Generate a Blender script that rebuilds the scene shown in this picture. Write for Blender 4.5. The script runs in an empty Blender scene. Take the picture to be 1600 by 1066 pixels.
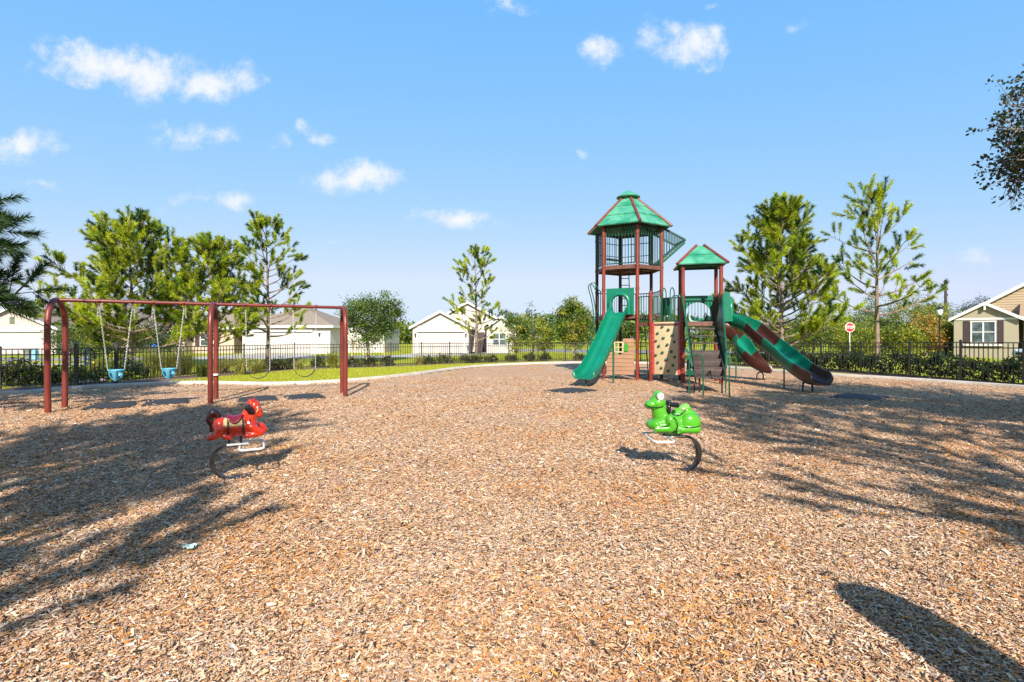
import bpy, bmesh, math, random
import numpy as np
from mathutils import Vector, Matrix

PI = math.pi
scene = bpy.context.scene
COL = scene.collection
RNG = random.Random(11)
CAM_H = 1.57
FP = 800.0          # focal length in photo pixels (1600 wide), 18 mm on a 36 mm sensor
HZ = 527.0          # horizon row in the photo


def G(px, py):
    """ground point seen at a pixel of the 1600 px photo"""
    d = FP * CAM_H / (py - HZ)
    return ((px - 800.0) / FP * d, d)


def at(px, py, d):
    return Vector(((px - 800.0) / FP * d, d, CAM_H - (py - HZ) / FP * d))


# ------------------------------------------------------------------ tagging
def tag(o, label=None, cat=None, group=None, kind=None):
    if label: o['label'] = label
    if cat: o['category'] = cat
    if group: o['group'] = group
    if kind: o['kind'] = kind
    return o


def thing(name, label, cat, loc=(0, 0, 0), rz=0.0, group=None):
    o = bpy.data.objects.new(name, None)
    o.empty_display_size = 0.2
    COL.objects.link(o)
    o.location = loc
    o.rotation_euler = (0, 0, rz)
    return tag(o, label, cat, group)


def link(name, me, mats=None, parent=None, loc=None):
    if mats is not None:
        if not isinstance(mats, (list, tuple)): mats = [mats]
        for m in mats: me.materials.append(m)
    o = bpy.data.objects.new(name, me)
    COL.objects.link(o)
    if parent is not None: o.parent = parent
    if loc is not None: o.location = loc
    return o


def copy_tree(o, parent=None):
    c = o.copy()
    COL.objects.link(c)
    if parent is not None: c.parent = parent
    for ch in list(o.children):
        copy_tree(ch, c)
    return c


# ------------------------------------------------------------------ mesh builder
class MB:
    def __init__(self):
        self.v = []; self.f = []; self.m = []

    def add(self, vs, fs, mi=0):
        b = len(self.v)
        self.v.extend([tuple(p) for p in vs])
        for f in fs:
            self.f.append(tuple(i + b for i in f)); self.m.append(mi)
        return self

    def box(self, c, s, rz=0.0, mi=0, M=None):
        hx, hy, hz = s[0] / 2, s[1] / 2, s[2] / 2
        pts = [Vector((x, y, z)) for x in (-hx, hx) for y in (-hy, hy) for z in (-hz, hz)]
        rot = M if M is not None else Matrix.Rotation(rz, 3, 'Z')
        c = Vector(c)
        pts = [rot @ p + c for p in pts]
        self.add(pts, [(0, 1, 3, 2), (4, 6, 7, 5), (0, 4, 5, 1), (2, 3, 7, 6), (0, 2, 6, 4), (1, 5, 7, 3)], mi)
        return self

    def bar(self, a, b, w, h=None, mi=0):
        """square bar between two points"""
        a = Vector(a); b = Vector(b); d = b - a
        L = d.length
        if L < 1e-6: return self
        d.normalize()
        up = Vector((0, 0, 1)) if abs(d.z) < 0.95 else Vector((1, 0, 0))
        s = d.cross(up).normalized(); u = s.cross(d).normalized()
        h = h or w
        pts = []
        for q in (a, b):
            for (i, j) in ((-1, -1), (1, -1), (1, 1), (-1, 1)):
                pts.append(q + s * (i * w / 2) + u * (j * h / 2))
        self.add(pts, [(3, 2, 1, 0), (4, 5, 6, 7), (0, 1, 5, 4), (1, 2, 6, 5), (2, 3, 7, 6), (3, 0, 4, 7)], mi)
        return self

    def tube(self, pts, r, n=8, closed=False, caps=True, mi=0):
        P = [Vector(p) for p in pts]
        k = len(P)
        rs = [r] * k if not hasattr(r, '__len__') else list(r)
        T = []
        for i in range(k):
            if closed:
                t = P[(i + 1) % k] - P[i - 1]
            else:
                t = P[min(i + 1, k - 1)] - P[max(i - 1, 0)]
            if t.length < 1e-9: t = Vector((0, 0, 1))
            T.append(t.normalized())
        ref = Vector((0, 0, 1)) if abs(T[0].z) < 0.9 else Vector((1, 0, 0))
        N = (ref - T[0] * ref.dot(T[0])).normalized()
        vs = []
        for i in range(k):
            N = (N - T[i] * N.dot(T[i]))
            if N.length < 1e-6:
                N = T[i].orthogonal()
            N.normalize()
            B = T[i].cross(N)
            for j in range(n):
                a = 2 * PI * j / n
                vs.append(P[i] + (N * math.cos(a) + B * math.sin(a)) * rs[i])
        fs = []
        for i in range(k if closed else k - 1):
            a0 = i * n; b0 = ((i + 1) % k) * n
            for j in range(n):
                j2 = (j + 1) % n
                fs.append((a0 + j, a0 + j2, b0 + j2, b0 + j))
        if caps and not closed:
            fs.append(tuple(range(n - 1, -1, -1)))
            fs.append(tuple((k - 1) * n + j for j in range(n)))
        self.add(vs, fs, mi)
        return self

    def lathe(self, prof, n=24, c=(0, 0, 0), mi=0, M=None):
        """prof: list of (radius, height) about +Z"""
        c = Vector(c); vs = []
        for (r, z) in prof:
            for j in range(n):
                a = 2 * PI * j / n
                p = Vector((r * math.cos(a), r * math.sin(a), z))
                if M is not None: p = M @ p
                vs.append(p + c)
        fs = []
        for i in range(len(prof) - 1):
            for j in range(n):
                j2 = (j + 1) % n
                fs.append((i * n + j, i * n + j2, (i + 1) * n + j2, (i + 1) * n + j))
        fs.append(tuple(range(n - 1, -1, -1)))
        fs.append(tuple((len(prof) - 1) * n + j for j in range(n)))
        self.add(vs, fs, mi)
        return self

    def prism(self, poly, vec, mi=0):
        """poly: list of 3D points (planar), extruded by vec"""
        n = len(poly); vec = Vector(vec)
        vs = [Vector(p) for p in poly] + [Vector(p) + vec for p in poly]
        fs = [tuple(range(n - 1, -1, -1)), tuple(range(n, 2 * n))]
        for i in range(n):
            j = (i + 1) % n
            fs.append((i, j, n + j, n + i))
        self.add(vs, fs, mi)
        return self

    def ball(self, c, r, nu=16, nv=10, mi=0, M=None):
        rx, ry, rz = (r, r, r) if not hasattr(r, '__len__') else r
        c = Vector(c)
        vs = []; fs = []
        for i in range(nv + 1):
            th = PI * i / nv
            for j in range(nu):
                a = 2 * PI * j / nu
                p = Vector((rx * math.sin(th) * math.cos(a), ry * math.sin(th) * math.sin(a), rz * math.cos(th)))
                if M is not None: p = M @ p
                vs.append(p + c)
        for i in range(nv):
            for j in range(nu):
                j2 = (j + 1) % nu
                fs.append((i * nu + j, (i + 1) * nu + j, (i + 1) * nu + j2, i * nu + j2))
        self.add(vs, fs, mi)
        return self

    def sweep(self, path, prof, closed_prof=True, laterals=None, mi=0):
        """profile (lateral, up) swept along path, lateral kept level"""
        P = [Vector(p) for p in path]; k = len(P); n = len(prof)
        vs = []
        for i in range(k):
            t = (P[min(i + 1, k - 1)] - P[max(i - 1, 0)]).normalized()
            lat = t.cross(Vector((0, 0, 1)))
            lat.normalize()
            up = lat.cross(t).normalized()
            sc = 1.0
            for (a, b) in prof:
                vs.append(P[i] + lat * a * sc + up * b)
        fs = []
        for i in range(k - 1):
            for j in range(n if closed_prof else n - 1):
                j2 = (j + 1) % n
                fs.append((i * n + j, i * n + j2, (i + 1) * n + j2, (i + 1) * n + j))
        if closed_prof:
            fs.append(tuple(range(n - 1, -1, -1)))
            fs.append(tuple((k - 1) * n + j for j in range(n)))
        self.add(vs, fs, mi)
        return self

    def mesh(self, name, origin=None, smooth=35, bevel=0.0, fix=True):
        me = bpy.data.meshes.new(name)
        vs = self.v
        if origin is not None:
            ox, oy, oz = origin
            vs = [(x - ox, y - oy, z - oz) for (x, y, z) in vs]
        me.from_pydata(vs, [], self.f)
        me.polygons.foreach_set('material_index', self.m)
        if fix or bevel > 0:
            bm = bmesh.new(); bm.from_mesh(me)
            bmesh.ops.remove_doubles(bm, verts=bm.verts, dist=1e-5)
            if fix: bmesh.ops.recalc_face_normals(bm, faces=bm.faces)
            if bevel > 0:
                ed = [e for e in bm.edges if len(e.link_faces) == 2 and e.calc_face_angle(0) > 0.6]
                bmesh.ops.bevel(bm, geom=ed, offset=bevel, segments=2, affect='EDGES', profile=0.6, clamp_overlap=True)
            bm.to_mesh(me); bm.free()
        if smooth:
            me.shade_smooth()
            me.set_sharp_from_angle(angle=math.radians(smooth))
        else:
            me.shade_flat()
        return me

    def build(self, name, mats, parent=None, origin=None, smooth=35, bevel=0.0, loc=None, fix=True):
        return link(name, self.mesh(name, origin, smooth, bevel, fix), mats, parent, loc)


def np_mesh(name, V, F, colors=None, flat=True):
    """V (n,3), F (m,k) with constant k; colors per vertex (n,3)"""
    V = np.asarray(V, dtype=np.float32); F = np.asarray(F, dtype=np.int32)
    me = bpy.data.meshes.new(name)
    m, k = F.shape
    me.vertices.add(len(V)); me.vertices.foreach_set('co', V.ravel())
    me.loops.add(m * k); me.loops.foreach_set('vertex_index', F.ravel())
    me.polygons.add(m)
    me.polygons.foreach_set('loop_start', np.arange(0, m * k, k, dtype=np.int32))
    if colors is not None:
        at_ = me.color_attributes.new('tint', 'FLOAT_COLOR', 'POINT')
        c4 = np.ones((len(V), 4), dtype=np.float32); c4[:, :3] = colors
        at_.data.foreach_set('color', c4.ravel())
    me.update(calc_edges=True)
    if flat: me.shade_flat()
    return me


def blob_mesh(name, mb, voxel=0.012, smooth=4, factor=0.5):
    """one continuous skin over overlapping solids"""
    me0 = mb.mesh(name + '_tmp', smooth=0, fix=True)
    o = bpy.data.objects.new('blob_tmp', me0)
    COL.objects.link(o)
    md = o.modifiers.new('r', 'REMESH'); md.mode = 'VOXEL'; md.voxel_size = voxel
    ms = o.modifiers.new('s', 'SMOOTH'); ms.iterations = smooth; ms.factor = factor
    dg = bpy.context.evaluated_depsgraph_get()
    me = bpy.data.meshes.new_from_object(o.evaluated_get(dg))
    bpy.data.objects.remove(o); bpy.data.meshes.remove(me0)
    me.name = name
    me.shade_smooth()
    return me


def capsule(mb, a, b, ra, rb, n=14):
    """tapered limb with round ends"""
    a = Vector(a); b = Vector(b); d = (b - a).normalized()
    pts = [a - d * ra * 0.98, a - d * ra * 0.7, a, b, b + d * rb * 0.7, b + d * rb * 0.98]
    mb.tube(pts, [ra * 0.2, ra * 0.714, ra, rb, rb * 0.714, rb * 0.2], n)


# ------------------------------------------------------------------ materials
def new_mat(name):
    m = bpy.data.materials.new(name); m.use_nodes = True
    nt = m.node_tree
    b = nt.nodes['Principled BSDF']
    return m, nt, b


def nd(nt, t, **kw):
    n = nt.nodes.new(t)
    for k, v in kw.items():
        if k.startswith('i_'):
            n.inputs[k[2:].replace('_', ' ')].default_value = v
        else:
            setattr(n, k, v)
    return n


def ramp(nt, stops, interp='LINEAR'):
    r = nt.nodes.new('ShaderNodeValToRGB'); cr = r.color_ramp; cr.interpolation = interp
    while len(cr.elements) < len(stops): cr.elements.new(0.5)
    for e, (p, c) in zip(cr.elements, stops):
        e.position = p; e.color = (c[0], c[1], c[2], 1)
    return r


def coords(nt, kind='Object', scale=None, rot=None):
    tc = nt.nodes.new('ShaderNodeTexCoord')
    mp = nt.nodes.new('ShaderNodeMapping')
    nt.links.new(tc.outputs[kind], mp.inputs[0])
    if scale: mp.inputs['Scale'].default_value = scale
    if rot: mp.inputs['Rotation'].default_value = rot
    return mp.outputs[0]


def pmat(name, c1, c2=None, scale=3.0, rough=0.5, rvar=0.12, bump=0.0, bscale=40.0, metal=0.0, coat=0.0,
         stretch=None, spec=0.5, lo=0.35, hi=0.65):
    m, nt, b = new_mat(name)
    c2 = c2 or tuple(x * 0.8 for x in c1)
    co = coords(nt, 'Object', stretch)
    n = nd(nt, 'ShaderNodeTexNoise', i_Scale=scale, i_Detail=6.0, i_Roughness=0.65)
    nt.links.new(co, n.inputs['Vector'])
    r = ramp(nt, [(lo, c2), (hi, c1)])
    nt.links.new(n.outputs['Fac'], r.inputs[0])
    nt.links.new(r.outputs[0], b.inputs['Base Color'])
    n2 = nd(nt, 'ShaderNodeTexNoise', i_Scale=scale * 2.3, i_Detail=3.0)
    nt.links.new(co, n2.inputs['Vector'])
    mr = nd(nt, 'ShaderNodeMapRange')
    mr.inputs['To Min'].default_value = max(0.02, rough - rvar); mr.inputs['To Max'].default_value = min(1, rough + rvar)
    nt.links.new(n2.outputs['Fac'], mr.inputs['Value'])
    nt.links.new(mr.outputs[0], b.inputs['Roughness'])
    b.inputs['Metallic'].default_value = metal
    b.inputs['Coat Weight'].default_value = coat
    b.inputs['Specular IOR Level'].default_value = spec
    if bump:
        n3 = nd(nt, 'ShaderNodeTexNoise', i_Scale=bscale, i_Detail=5.0)
        nt.links.new(co, n3.inputs['Vector'])
        bp = nd(nt, 'ShaderNodeBump', i_Strength=bump, i_Distance=0.02)
        nt.links.new(n3.outputs['Fac'], bp.inputs['Height'])
        nt.links.new(bp.outputs[0], b.inputs['Normal'])
    return m


def leaf_mat(name, trans=0.35, rough=0.45, spec=0.3, gain=1.0):
    """leaf colour comes from the per-leaf tint, with thin-leaf translucency"""
    m, nt, b = new_mat(name)
    a = nd(nt, 'ShaderNodeAttribute', attribute_name='tint')
    hs = nd(nt, 'ShaderNodeHueSaturation')
    hs.inputs['Value'].default_value = gain
    nt.links.new(a.outputs['Color'], hs.inputs['Color'])
    nt.links.new(hs.outputs[0], b.inputs['Base Color'])
    b.inputs['Roughness'].default_value = rough
    b.inputs['Specular IOR Level'].default_value = spec
    t = nd(nt, 'ShaderNodeBsdfTranslucent')
    mx = nd(nt, 'ShaderNodeMix', data_type='RGBA', blend_type='MULTIPLY')
    mx.inputs[0].default_value = 1.0
    nt.links.new(hs.outputs[0], mx.inputs[6]); mx.inputs[7].default_value = (1.3, 1.25, 0.5, 1)
    nt.links.new(mx.outputs[2], t.inputs['Color'])
    ms = nd(nt, 'ShaderNodeMixShader'); ms.inputs[0].default_value = trans
    out = nt.nodes['Material Output']
    nt.links.new(b.outputs[0], ms.inputs[1]); nt.links.new(t.outputs[0], ms.inputs[2])
    nt.links.new(ms.outputs[0], out.inputs['Surface'])
    return m
# ------------------------------------------------------------------ shared materials
M = {}
M['red'] = pmat('weathered_red_paint', (0.2106, 0.0312, 0.01248), (0.1326, 0.01872, 0.00936), 2.6, 0.42, 0.14, 0.08, 30)
M['red_roof'] = pmat('red_brown_trim', (0.1716, 0.039, 0.02028), (0.117, 0.0234, 0.01404), 3.0, 0.5, 0.12)
M['swing_red'] = pmat('faded_red_brown_paint', (0.1716, 0.0264, 0.01452), (0.099, 0.01452, 0.01056), 1.7, 0.40, 0.15, 0.08, 30)
M['green'] = pmat('green_metal_paint', (0.0064, 0.088, 0.0416), (0.0048, 0.06, 0.0304), 4, 0.38, 0.1)
M['slide'] = pmat('teal_green_plastic', (0.00222, 0.1591, 0.0888), (0.00222, 0.1221, 0.06808), 1.6, 0.33, 0.1, 0.03, 25)
M['slide_brown'] = pmat('brown_plastic', (0.0589, 0.0186, 0.01116), (0.03844, 0.0124, 0.00868), 2.0, 0.33, 0.1, 0.03, 25)
M['roof_green'] = pmat('faded_green_roof_plastic', (0.1014, 0.3276, 0.2028), (0.01404, 0.1794, 0.0936), 2.2, 0.42, 0.12, 0.05, 12)
M['deck'] = pmat('brown_coated_deck', (0.144, 0.0612, 0.0396), (0.0864, 0.036, 0.0252), 5, 0.6, 0.12, 0.2, 70)
M['cage'] = pmat('dark_green_cage_paint', (0.004, 0.055, 0.030), (0.003, 0.035, 0.020), 5, 0.4, 0.1)
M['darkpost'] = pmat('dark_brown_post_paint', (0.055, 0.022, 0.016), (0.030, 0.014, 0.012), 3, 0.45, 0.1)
M['stair'] = pmat('dark_brown_stair_coating', (0.060, 0.036, 0.030), (0.028, 0.018, 0.016), 6, 0.6, 0.12, 0.2, 70)
M['black'] = pmat('black_metal_paint', (0.018, 0.020, 0.022), (0.010, 0.011, 0.012), 5, 0.4, 0.1)
M['tan'] = pmat('cream_panel_plastic', (0.4836, 0.39, 0.2262), (0.429, 0.3354, 0.195), 3, 0.5, 0.1, 0.05, 30)
M['wood_panel'] = pmat('tan_siding_panel', (0.3312, 0.1872, 0.108), (0.2592, 0.1368, 0.0792), 2.5, 0.6, 0.1, 0.1, 30, stretch=(1, 1, 7))
M['pink'] = pmat('coral_red_edge', (0.464, 0.06, 0.06), (0.384, 0.044, 0.044), 5, 0.45, 0.1)
M['leafgreen'] = pmat('bright_green_plastic', (0.05, 0.30, 0.03), (0.035, 0.22, 0.02), 4, 0.4, 0.1)
M['white'] = pmat('white_paint', (0.663, 0.6545, 0.629), (0.578, 0.5695, 0.544), 4, 0.4, 0.1)
M['galv'] = pmat('galvanised_chain', (0.54, 0.54, 0.525), (0.375, 0.375, 0.375), 30, 0.35, 0.1, metal=0.35)
M['bucket'] = pmat('sky_blue_rubber', (0.085, 0.32, 0.43), (0.065, 0.26, 0.36), 6, 0.5, 0.1)
M['rubber'] = pmat('black_rubber', (0.028, 0.026, 0.025), (0.016, 0.015, 0.015), 12, 0.75, 0.1, 0.2, 90)
M['horse'] = pmat('glossy_red_orange_enamel', (0.48, 0.0288, 0.0064), (0.384, 0.02, 0.0064), 3, 0.2, 0.07, 0.0, coat=0.4)
M['saddle'] = pmat('crimson_saddle_paint', (0.208, 0.008, 0.02), (0.152, 0.0064, 0.0144), 6, 0.25, 0.07, coat=0.3)
M['blanket'] = pmat('cream_blanket_paint', (0.612, 0.425, 0.187), (0.527, 0.357, 0.153), 6, 0.3, 0.07, coat=0.3)
M['mane'] = pmat('dark_maroon_paint', (0.055, 0.010, 0.010), (0.030, 0.007, 0.007), 8, 0.28, 0.08, coat=0.3)
M['frog'] = pmat('glossy_lime_green_enamel', (0.068, 0.32, 0.0144), (0.052, 0.264, 0.0112), 3, 0.2, 0.07, coat=0.4)
M['frogpale'] = pmat('pale_worn_green_enamel', (0.16, 0.336, 0.08), (0.112, 0.288, 0.048), 9, 0.35, 0.1)
M['blackgloss'] = pmat('glossy_black_paint', (0.010, 0.010, 0.011), (0.006, 0.006, 0.007), 8, 0.16, 0.05, coat=0.3)
M['spring'] = pmat('dark_spring_steel', (0.026, 0.019, 0.018), (0.010, 0.009, 0.010), 7, 0.4, 0.12)
M['whitebar'] = pmat('worn_white_bar', (0.68, 0.663, 0.629), (0.4675, 0.4505, 0.425), 9, 0.4, 0.1)
M['fence'] = pmat('black_bronze_fence_metal', (0.030, 0.028, 0.024), (0.020, 0.019, 0.017), 6, 0.45, 0.1)
M['bark'] = pmat('grey_brown_bark', (0.26, 0.19, 0.14), (0.10, 0.070, 0.05), 7, 0.9, 0.06, 0.7, 22, stretch=(1, 1, 0.35))
M['oakbark'] = pmat('pale_oak_bark', (0.24, 0.21, 0.17), (0.11, 0.095, 0.075), 8, 0.9, 0.06, 0.6, 24, stretch=(1, 1, 0.4))
M['needle'] = leaf_mat('pine_needles', 0.30, 0.5, 0.25)
M['leaf'] = leaf_mat('broad_leaves', 0.33, 0.4, 0.35)
M['blade'] = leaf_mat('grass_blades', 0.35, 0.55, 0.2)
M['kerb'] = pmat('sunbleached_concrete', (0.5148, 0.4524, 0.3822), (0.39, 0.3354, 0.2808), 2.2, 0.85, 0.08, 0.25, 50)
M['concrete'] = pmat('pale_concrete', (0.39, 0.3525, 0.315), (0.33, 0.2925, 0.2625), 0.6, 0.88, 0.06, 0.1, 20)
M['asphalt'] = pmat('worn_asphalt', (0.225, 0.21, 0.1875), (0.1725, 0.1575, 0.1425), 0.5, 0.9, 0.05, 0.15, 60)
M['trim'] = pmat('white_trim', (0.656, 0.6478, 0.6232), (0.6068, 0.5986, 0.574), 1.5, 0.5, 0.1)
M['garage'] = pmat('white_garage_door', (0.492, 0.451, 0.4182), (0.451, 0.41, 0.3772), 1.2, 0.5, 0.08)
M['plum'] = pmat('dark_plum_shutter', (0.055, 0.032, 0.038), (0.040, 0.024, 0.028), 3, 0.55, 0.08)
M['stake'] = pmat('pale_timber_stake', (0.48, 0.36, 0.208), (0.368, 0.264, 0.144), 8, 0.75, 0.08, 0.2, 40)
M['navy'] = pmat('navy_blue_plastic', (0.016, 0.030, 0.085), (0.011, 0.02, 0.06), 4, 0.45, 0.1)
M['utility'] = pmat('grey_green_utility_metal', (0.16, 0.17, 0.12), (0.11, 0.12, 0.085), 4, 0.55, 0.1)
M['paleblue'] = pmat('pale_blue_plastic', (0.20, 0.42, 0.52), (0.15, 0.34, 0.44), 4, 0.5, 0.1)
M['signred'] = pmat('sign_red', (0.50, 0.012, 0.022), (0.44, 0.010, 0.020), 3, 0.4, 0.08)
M['signblue'] = pmat('sign_blue', (0.010, 0.10, 0.50), (0.008, 0.08, 0.42), 3, 0.4, 0.08)
M['pole'] = pmat('dark_creosoted_timber', (0.075, 0.055, 0.045), (0.035, 0.027, 0.024), 5, 0.85, 0.08, 0.4, 30, stretch=(1, 1, 0.1))
M['carpaint'] = pmat('white_car_paint', (0.629, 0.6375, 0.663), (0.595, 0.6035, 0.629), 2, 0.18, 0.05, coat=0.6)
M['tyre'] = pmat('tyre_rubber', (0.020, 0.020, 0.020), (0.013, 0.013, 0.013), 9, 0.8, 0.08)
M['rim'] = pmat('alloy_rim', (0.55, 0.55, 0.56), (0.42, 0.42, 0.43), 9, 0.3, 0.08, metal=0.7)
M['lampglass'] = pmat('frosted_lamp_glass', (0.80, 0.80, 0.78), (0.72, 0.72, 0.70), 9, 0.3, 0.05)
M['litter'] = pmat('pale_crumpled_paper', (0.45, 0.585, 0.54), (0.375, 0.51, 0.465), 30, 0.6, 0.1)
M['stone'] = pmat('river_stone', (0.4, 0.304, 0.24), (0.24, 0.176, 0.136), 6, 0.8, 0.1, 0.2, 30)


def glass_mat(name, c):
    m, nt, b = new_mat(name)
    n = nd(nt, 'ShaderNodeTexNoise', i_Scale=1.7, i_Detail=2.0)
    nt.links.new(coords(nt), n.inputs['Vector'])
    r = ramp(nt, [(0.4, c), (0.62, tuple(x * 2.2 + 0.02 for x in c))])
    nt.links.new(n.outputs['Fac'], r.inputs[0]); nt.links.new(r.outputs[0], b.inputs['Base Color'])
    b.inputs['Roughness'].default_value = 0.06
    b.inputs['Specular IOR Level'].default_value = 0.8
    return m


M['glass'] = glass_mat('window_glass', (0.035, 0.05, 0.05))
M['carglass'] = glass_mat('tinted_car_glass', (0.015, 0.018, 0.03))


def wall_mat(name, c1, c2):
    return pmat(name, c1, c2, 0.5, 0.85, 0.05, 0.25, 60)


M['wall_pinkgrey'] = wall_mat('pinkish_white_stucco', (0.43, 0.37, 0.325), (0.39, 0.335, 0.295))
M['wall_beige'] = wall_mat('beige_stucco', (0.4464, 0.3528, 0.2736), (0.396, 0.3096, 0.2376))
M['wall_white'] = wall_mat('white_stucco', (0.528, 0.496, 0.456), (0.488, 0.456, 0.416))
M['wall_cream'] = wall_mat('cream_white_stucco', (0.5304, 0.4758, 0.4056), (0.4914, 0.4368, 0.3744))
M['wall_olive'] = wall_mat('olive_beige_stucco', (0.345, 0.300, 0.215), (0.305, 0.265, 0.19))


def shingle_mat(name, c1, c2):
    m, nt, b = new_mat(name)
    co = coords(nt, 'Object')
    br = nd(nt, 'ShaderNodeTexNoise', i_Scale=9.0, i_Detail=4.0)
    sp = coords(nt, 'Object', (1.2, 1.2, 6.0))
    nt.links.new(sp, br.inputs['Vector'])
    r = ramp(nt, [(0.3, c2), (0.7, c1)])
    nt.links.new(br.outputs['Fac'], r.inputs[0])
    nt.links.new(r.outputs[0], b.inputs['Base Color'])
    b.inputs['Roughness'].default_value = 0.95
    bp = nd(nt, 'ShaderNodeBump', i_Strength=0.6, i_Distance=0.05)
    nt.links.new(br.outputs['Fac'], bp.inputs['Height']); nt.links.new(bp.outputs[0], b.inputs['Normal'])
    return m


M['shingle'] = shingle_mat('brown_grey_shingles', (0.27, 0.215, 0.16), (0.135, 0.107, 0.082))
M['shingle_tan'] = shingle_mat('tan_shingles', (0.36, 0.24, 0.165), (0.23, 0.15, 0.10))
M['siding'] = pmat('beige_lap_siding', (0.392, 0.308, 0.196), (0.35, 0.273, 0.175), 1.0, 0.75, 0.05)


def mulch_mat(name):
    """ground layer of small chips lying every way"""
    m, nt, b = new_mat(name)
    tc = nt.nodes.new('ShaderNodeTexCoord')
    cols = [(0.0, (0.055, 0.030, 0.02)), (0.15, (0.16, 0.088, 0.05)), (0.32, (0.34, 0.195, 0.11)), (0.5, (0.43, 0.265, 0.155)),
            (0.68, (0.50, 0.34, 0.215)), (0.85, (0.56, 0.42, 0.30)), (1.0, (0.42, 0.345, 0.30))]
    layers = []
    for k, (rz, sx, sy) in enumerate(((0.4, 26, 75), (1.6, 24, 70), (2.7, 30, 84))):
        mp = nt.nodes.new('ShaderNodeMapping')
        mp.inputs['Rotation'].default_value = (0, 0, rz); mp.inputs['Scale'].default_value = (sx, sy, 20)
        nt.links.new(tc.outputs['Object'], mp.inputs[0])
        v = nd(nt, 'ShaderNodeTexVoronoi', i_Scale=1.0)
        v.feature = 'F1'
        nt.links.new(mp.outputs[0], v.inputs['Vector'])
        sep = nd(nt, 'ShaderNodeSeparateColor')
        nt.links.new(v.outputs['Color'], sep.inputs[0])
        r = ramp(nt, cols); nt.links.new(sep.outputs[0], r.inputs[0])
        layers.append((r.outputs[0], sep.outputs[1], v.outputs['Distance']))
    mxs = layers[0][0]; hgt = layers[0][2]
    for k in (1, 2):
        gt = nd(nt, 'ShaderNodeMath', operation='GREATER_THAN'); gt.inputs[1].default_value = 0.55
        nt.links.new(layers[k][1], gt.inputs[0])
        mx = nd(nt, 'ShaderNodeMix', data_type='RGBA')
        nt.links.new(gt.outputs[0], mx.inputs[0]); nt.links.new(mxs, mx.inputs[6]); nt.links.new(layers[k][0], mx.inputs[7])
        mxs = mx.outputs[2]
        mh = nd(nt, 'ShaderNodeMix', data_type='FLOAT')
        nt.links.new(gt.outputs[0], mh.inputs[0]); nt.links.new(hgt, mh.inputs[2]); nt.links.new(layers[k][2], mh.inputs[3])
        hgt = mh.outputs[0]
    # broad patches: fresher orange mulch and bleached grey mulch
    n = nd(nt, 'ShaderNodeTexNoise', i_Scale=0.55, i_Detail=5.0, i_Roughness=0.6)
    nt.links.new(tc.outputs['Object'], n.inputs['Vector'])
    tint = ramp(nt, [(0.35, (1.0, 0.98, 0.97)), (0.52, (1.0, 0.94, 0.86)), (0.68, (1.05, 0.82, 0.58))])
    nt.links.new(n.outputs['Fac'], tint.inputs[0])
    mul = nd(nt, 'ShaderNodeMix', data_type='RGBA', blend_type='MULTIPLY'); mul.inputs[0].default_value = 1.0
    nt.links.new(mxs, mul.inputs[6]); nt.links.new(tint.outputs[0], mul.inputs[7])
    nt.links.new(mul.outputs[2], b.inputs['Base Color'])
    b.inputs['Roughness'].default_value = 0.95
    b.inputs['Specular IOR Level'].default_value = 0.15
    bp = nd(nt, 'ShaderNodeBump', i_Strength=0.5, i_Distance=0.015)
    bp.invert = True
    nt.links.new(hgt, bp.inputs['Height']); nt.links.new(bp.outputs[0], b.inputs['Normal'])
    return m


def grass_mat(name, c1, c2, c3):
    m, nt, b = new_mat(name)
    co = coords(nt, 'Object')
    n1 = nd(nt, 'ShaderNodeTexNoise', i_Scale=0.45, i_Detail=6.0, i_Roughness=0.7)
    n2 = nd(nt, 'ShaderNodeTexNoise', i_Scale=14.0, i_Detail=5.0, i_Roughness=0.7)
    nt.links.new(co, n1.inputs['Vector']); nt.links.new(co, n2.inputs['Vector'])
    r1 = ramp(nt, [(0.35, c1), (0.6, c2), (0.75, c3)])
    nt.links.new(n1.outputs['Fac'], r1.inputs[0])
    r2 = ramp(nt, [(0.3, (0.6, 0.62, 0.55)), (0.7, (1.2, 1.18, 1.1))])
    nt.links.new(n2.outputs['Fac'], r2.inputs[0])
    mul = nd(nt, 'ShaderNodeMix', data_type='RGBA', blend_type='MULTIPLY'); mul.inputs[0].default_value = 1.0
    nt.links.new(r1.outputs[0], mul.inputs[6]); nt.links.new(r2.outputs[0], mul.inputs[7])
    nt.links.new(mul.outputs[2], b.inputs['Base Color'])
    b.inputs['Roughness'].default_value = 0.95; b.inputs['Specular IOR Level'].default_value = 0.1
    bp = nd(nt, 'ShaderNodeBump', i_Strength=0.8, i_Distance=0.05)
    nt.links.new(n2.outputs['Fac'], bp.inputs['Height']); nt.links.new(bp.outputs[0], b.inputs['Normal'])
    return m


M['mulch'] = mulch_mat('wood_mulch_layer')
M['grass'] = grass_mat('lawn_grass', (0.25, 0.29, 0.019), (0.34, 0.34, 0.025), (0.42, 0.36, 0.06))
M['bed'] = pmat('dark_bed_mulch', (0.22, 0.13, 0.085), (0.09, 0.055, 0.04), 14, 0.95, 0.03, 0.8, 45)
m_, nt_, b_ = new_mat('wood_chip')
a_ = nd(nt_, 'ShaderNodeAttribute', attribute_name='tint')
nn_ = nd(nt_, 'ShaderNodeTexNoise', i_Scale=60.0, i_Detail=3.0)
nt_.links.new(coords(nt_, 'Object'), nn_.inputs['Vector'])
rr_ = ramp(nt_, [(0.3, (0.75, 0.74, 0.72)), (0.7, (1.1, 1.1, 1.1))]); nt_.links.new(nn_.outputs['Fac'], rr_.inputs[0])
mm_ = nd(nt_, 'ShaderNodeMix', data_type='RGBA', blend_type='MULTIPLY'); mm_.inputs[0].default_value = 1.0
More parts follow.
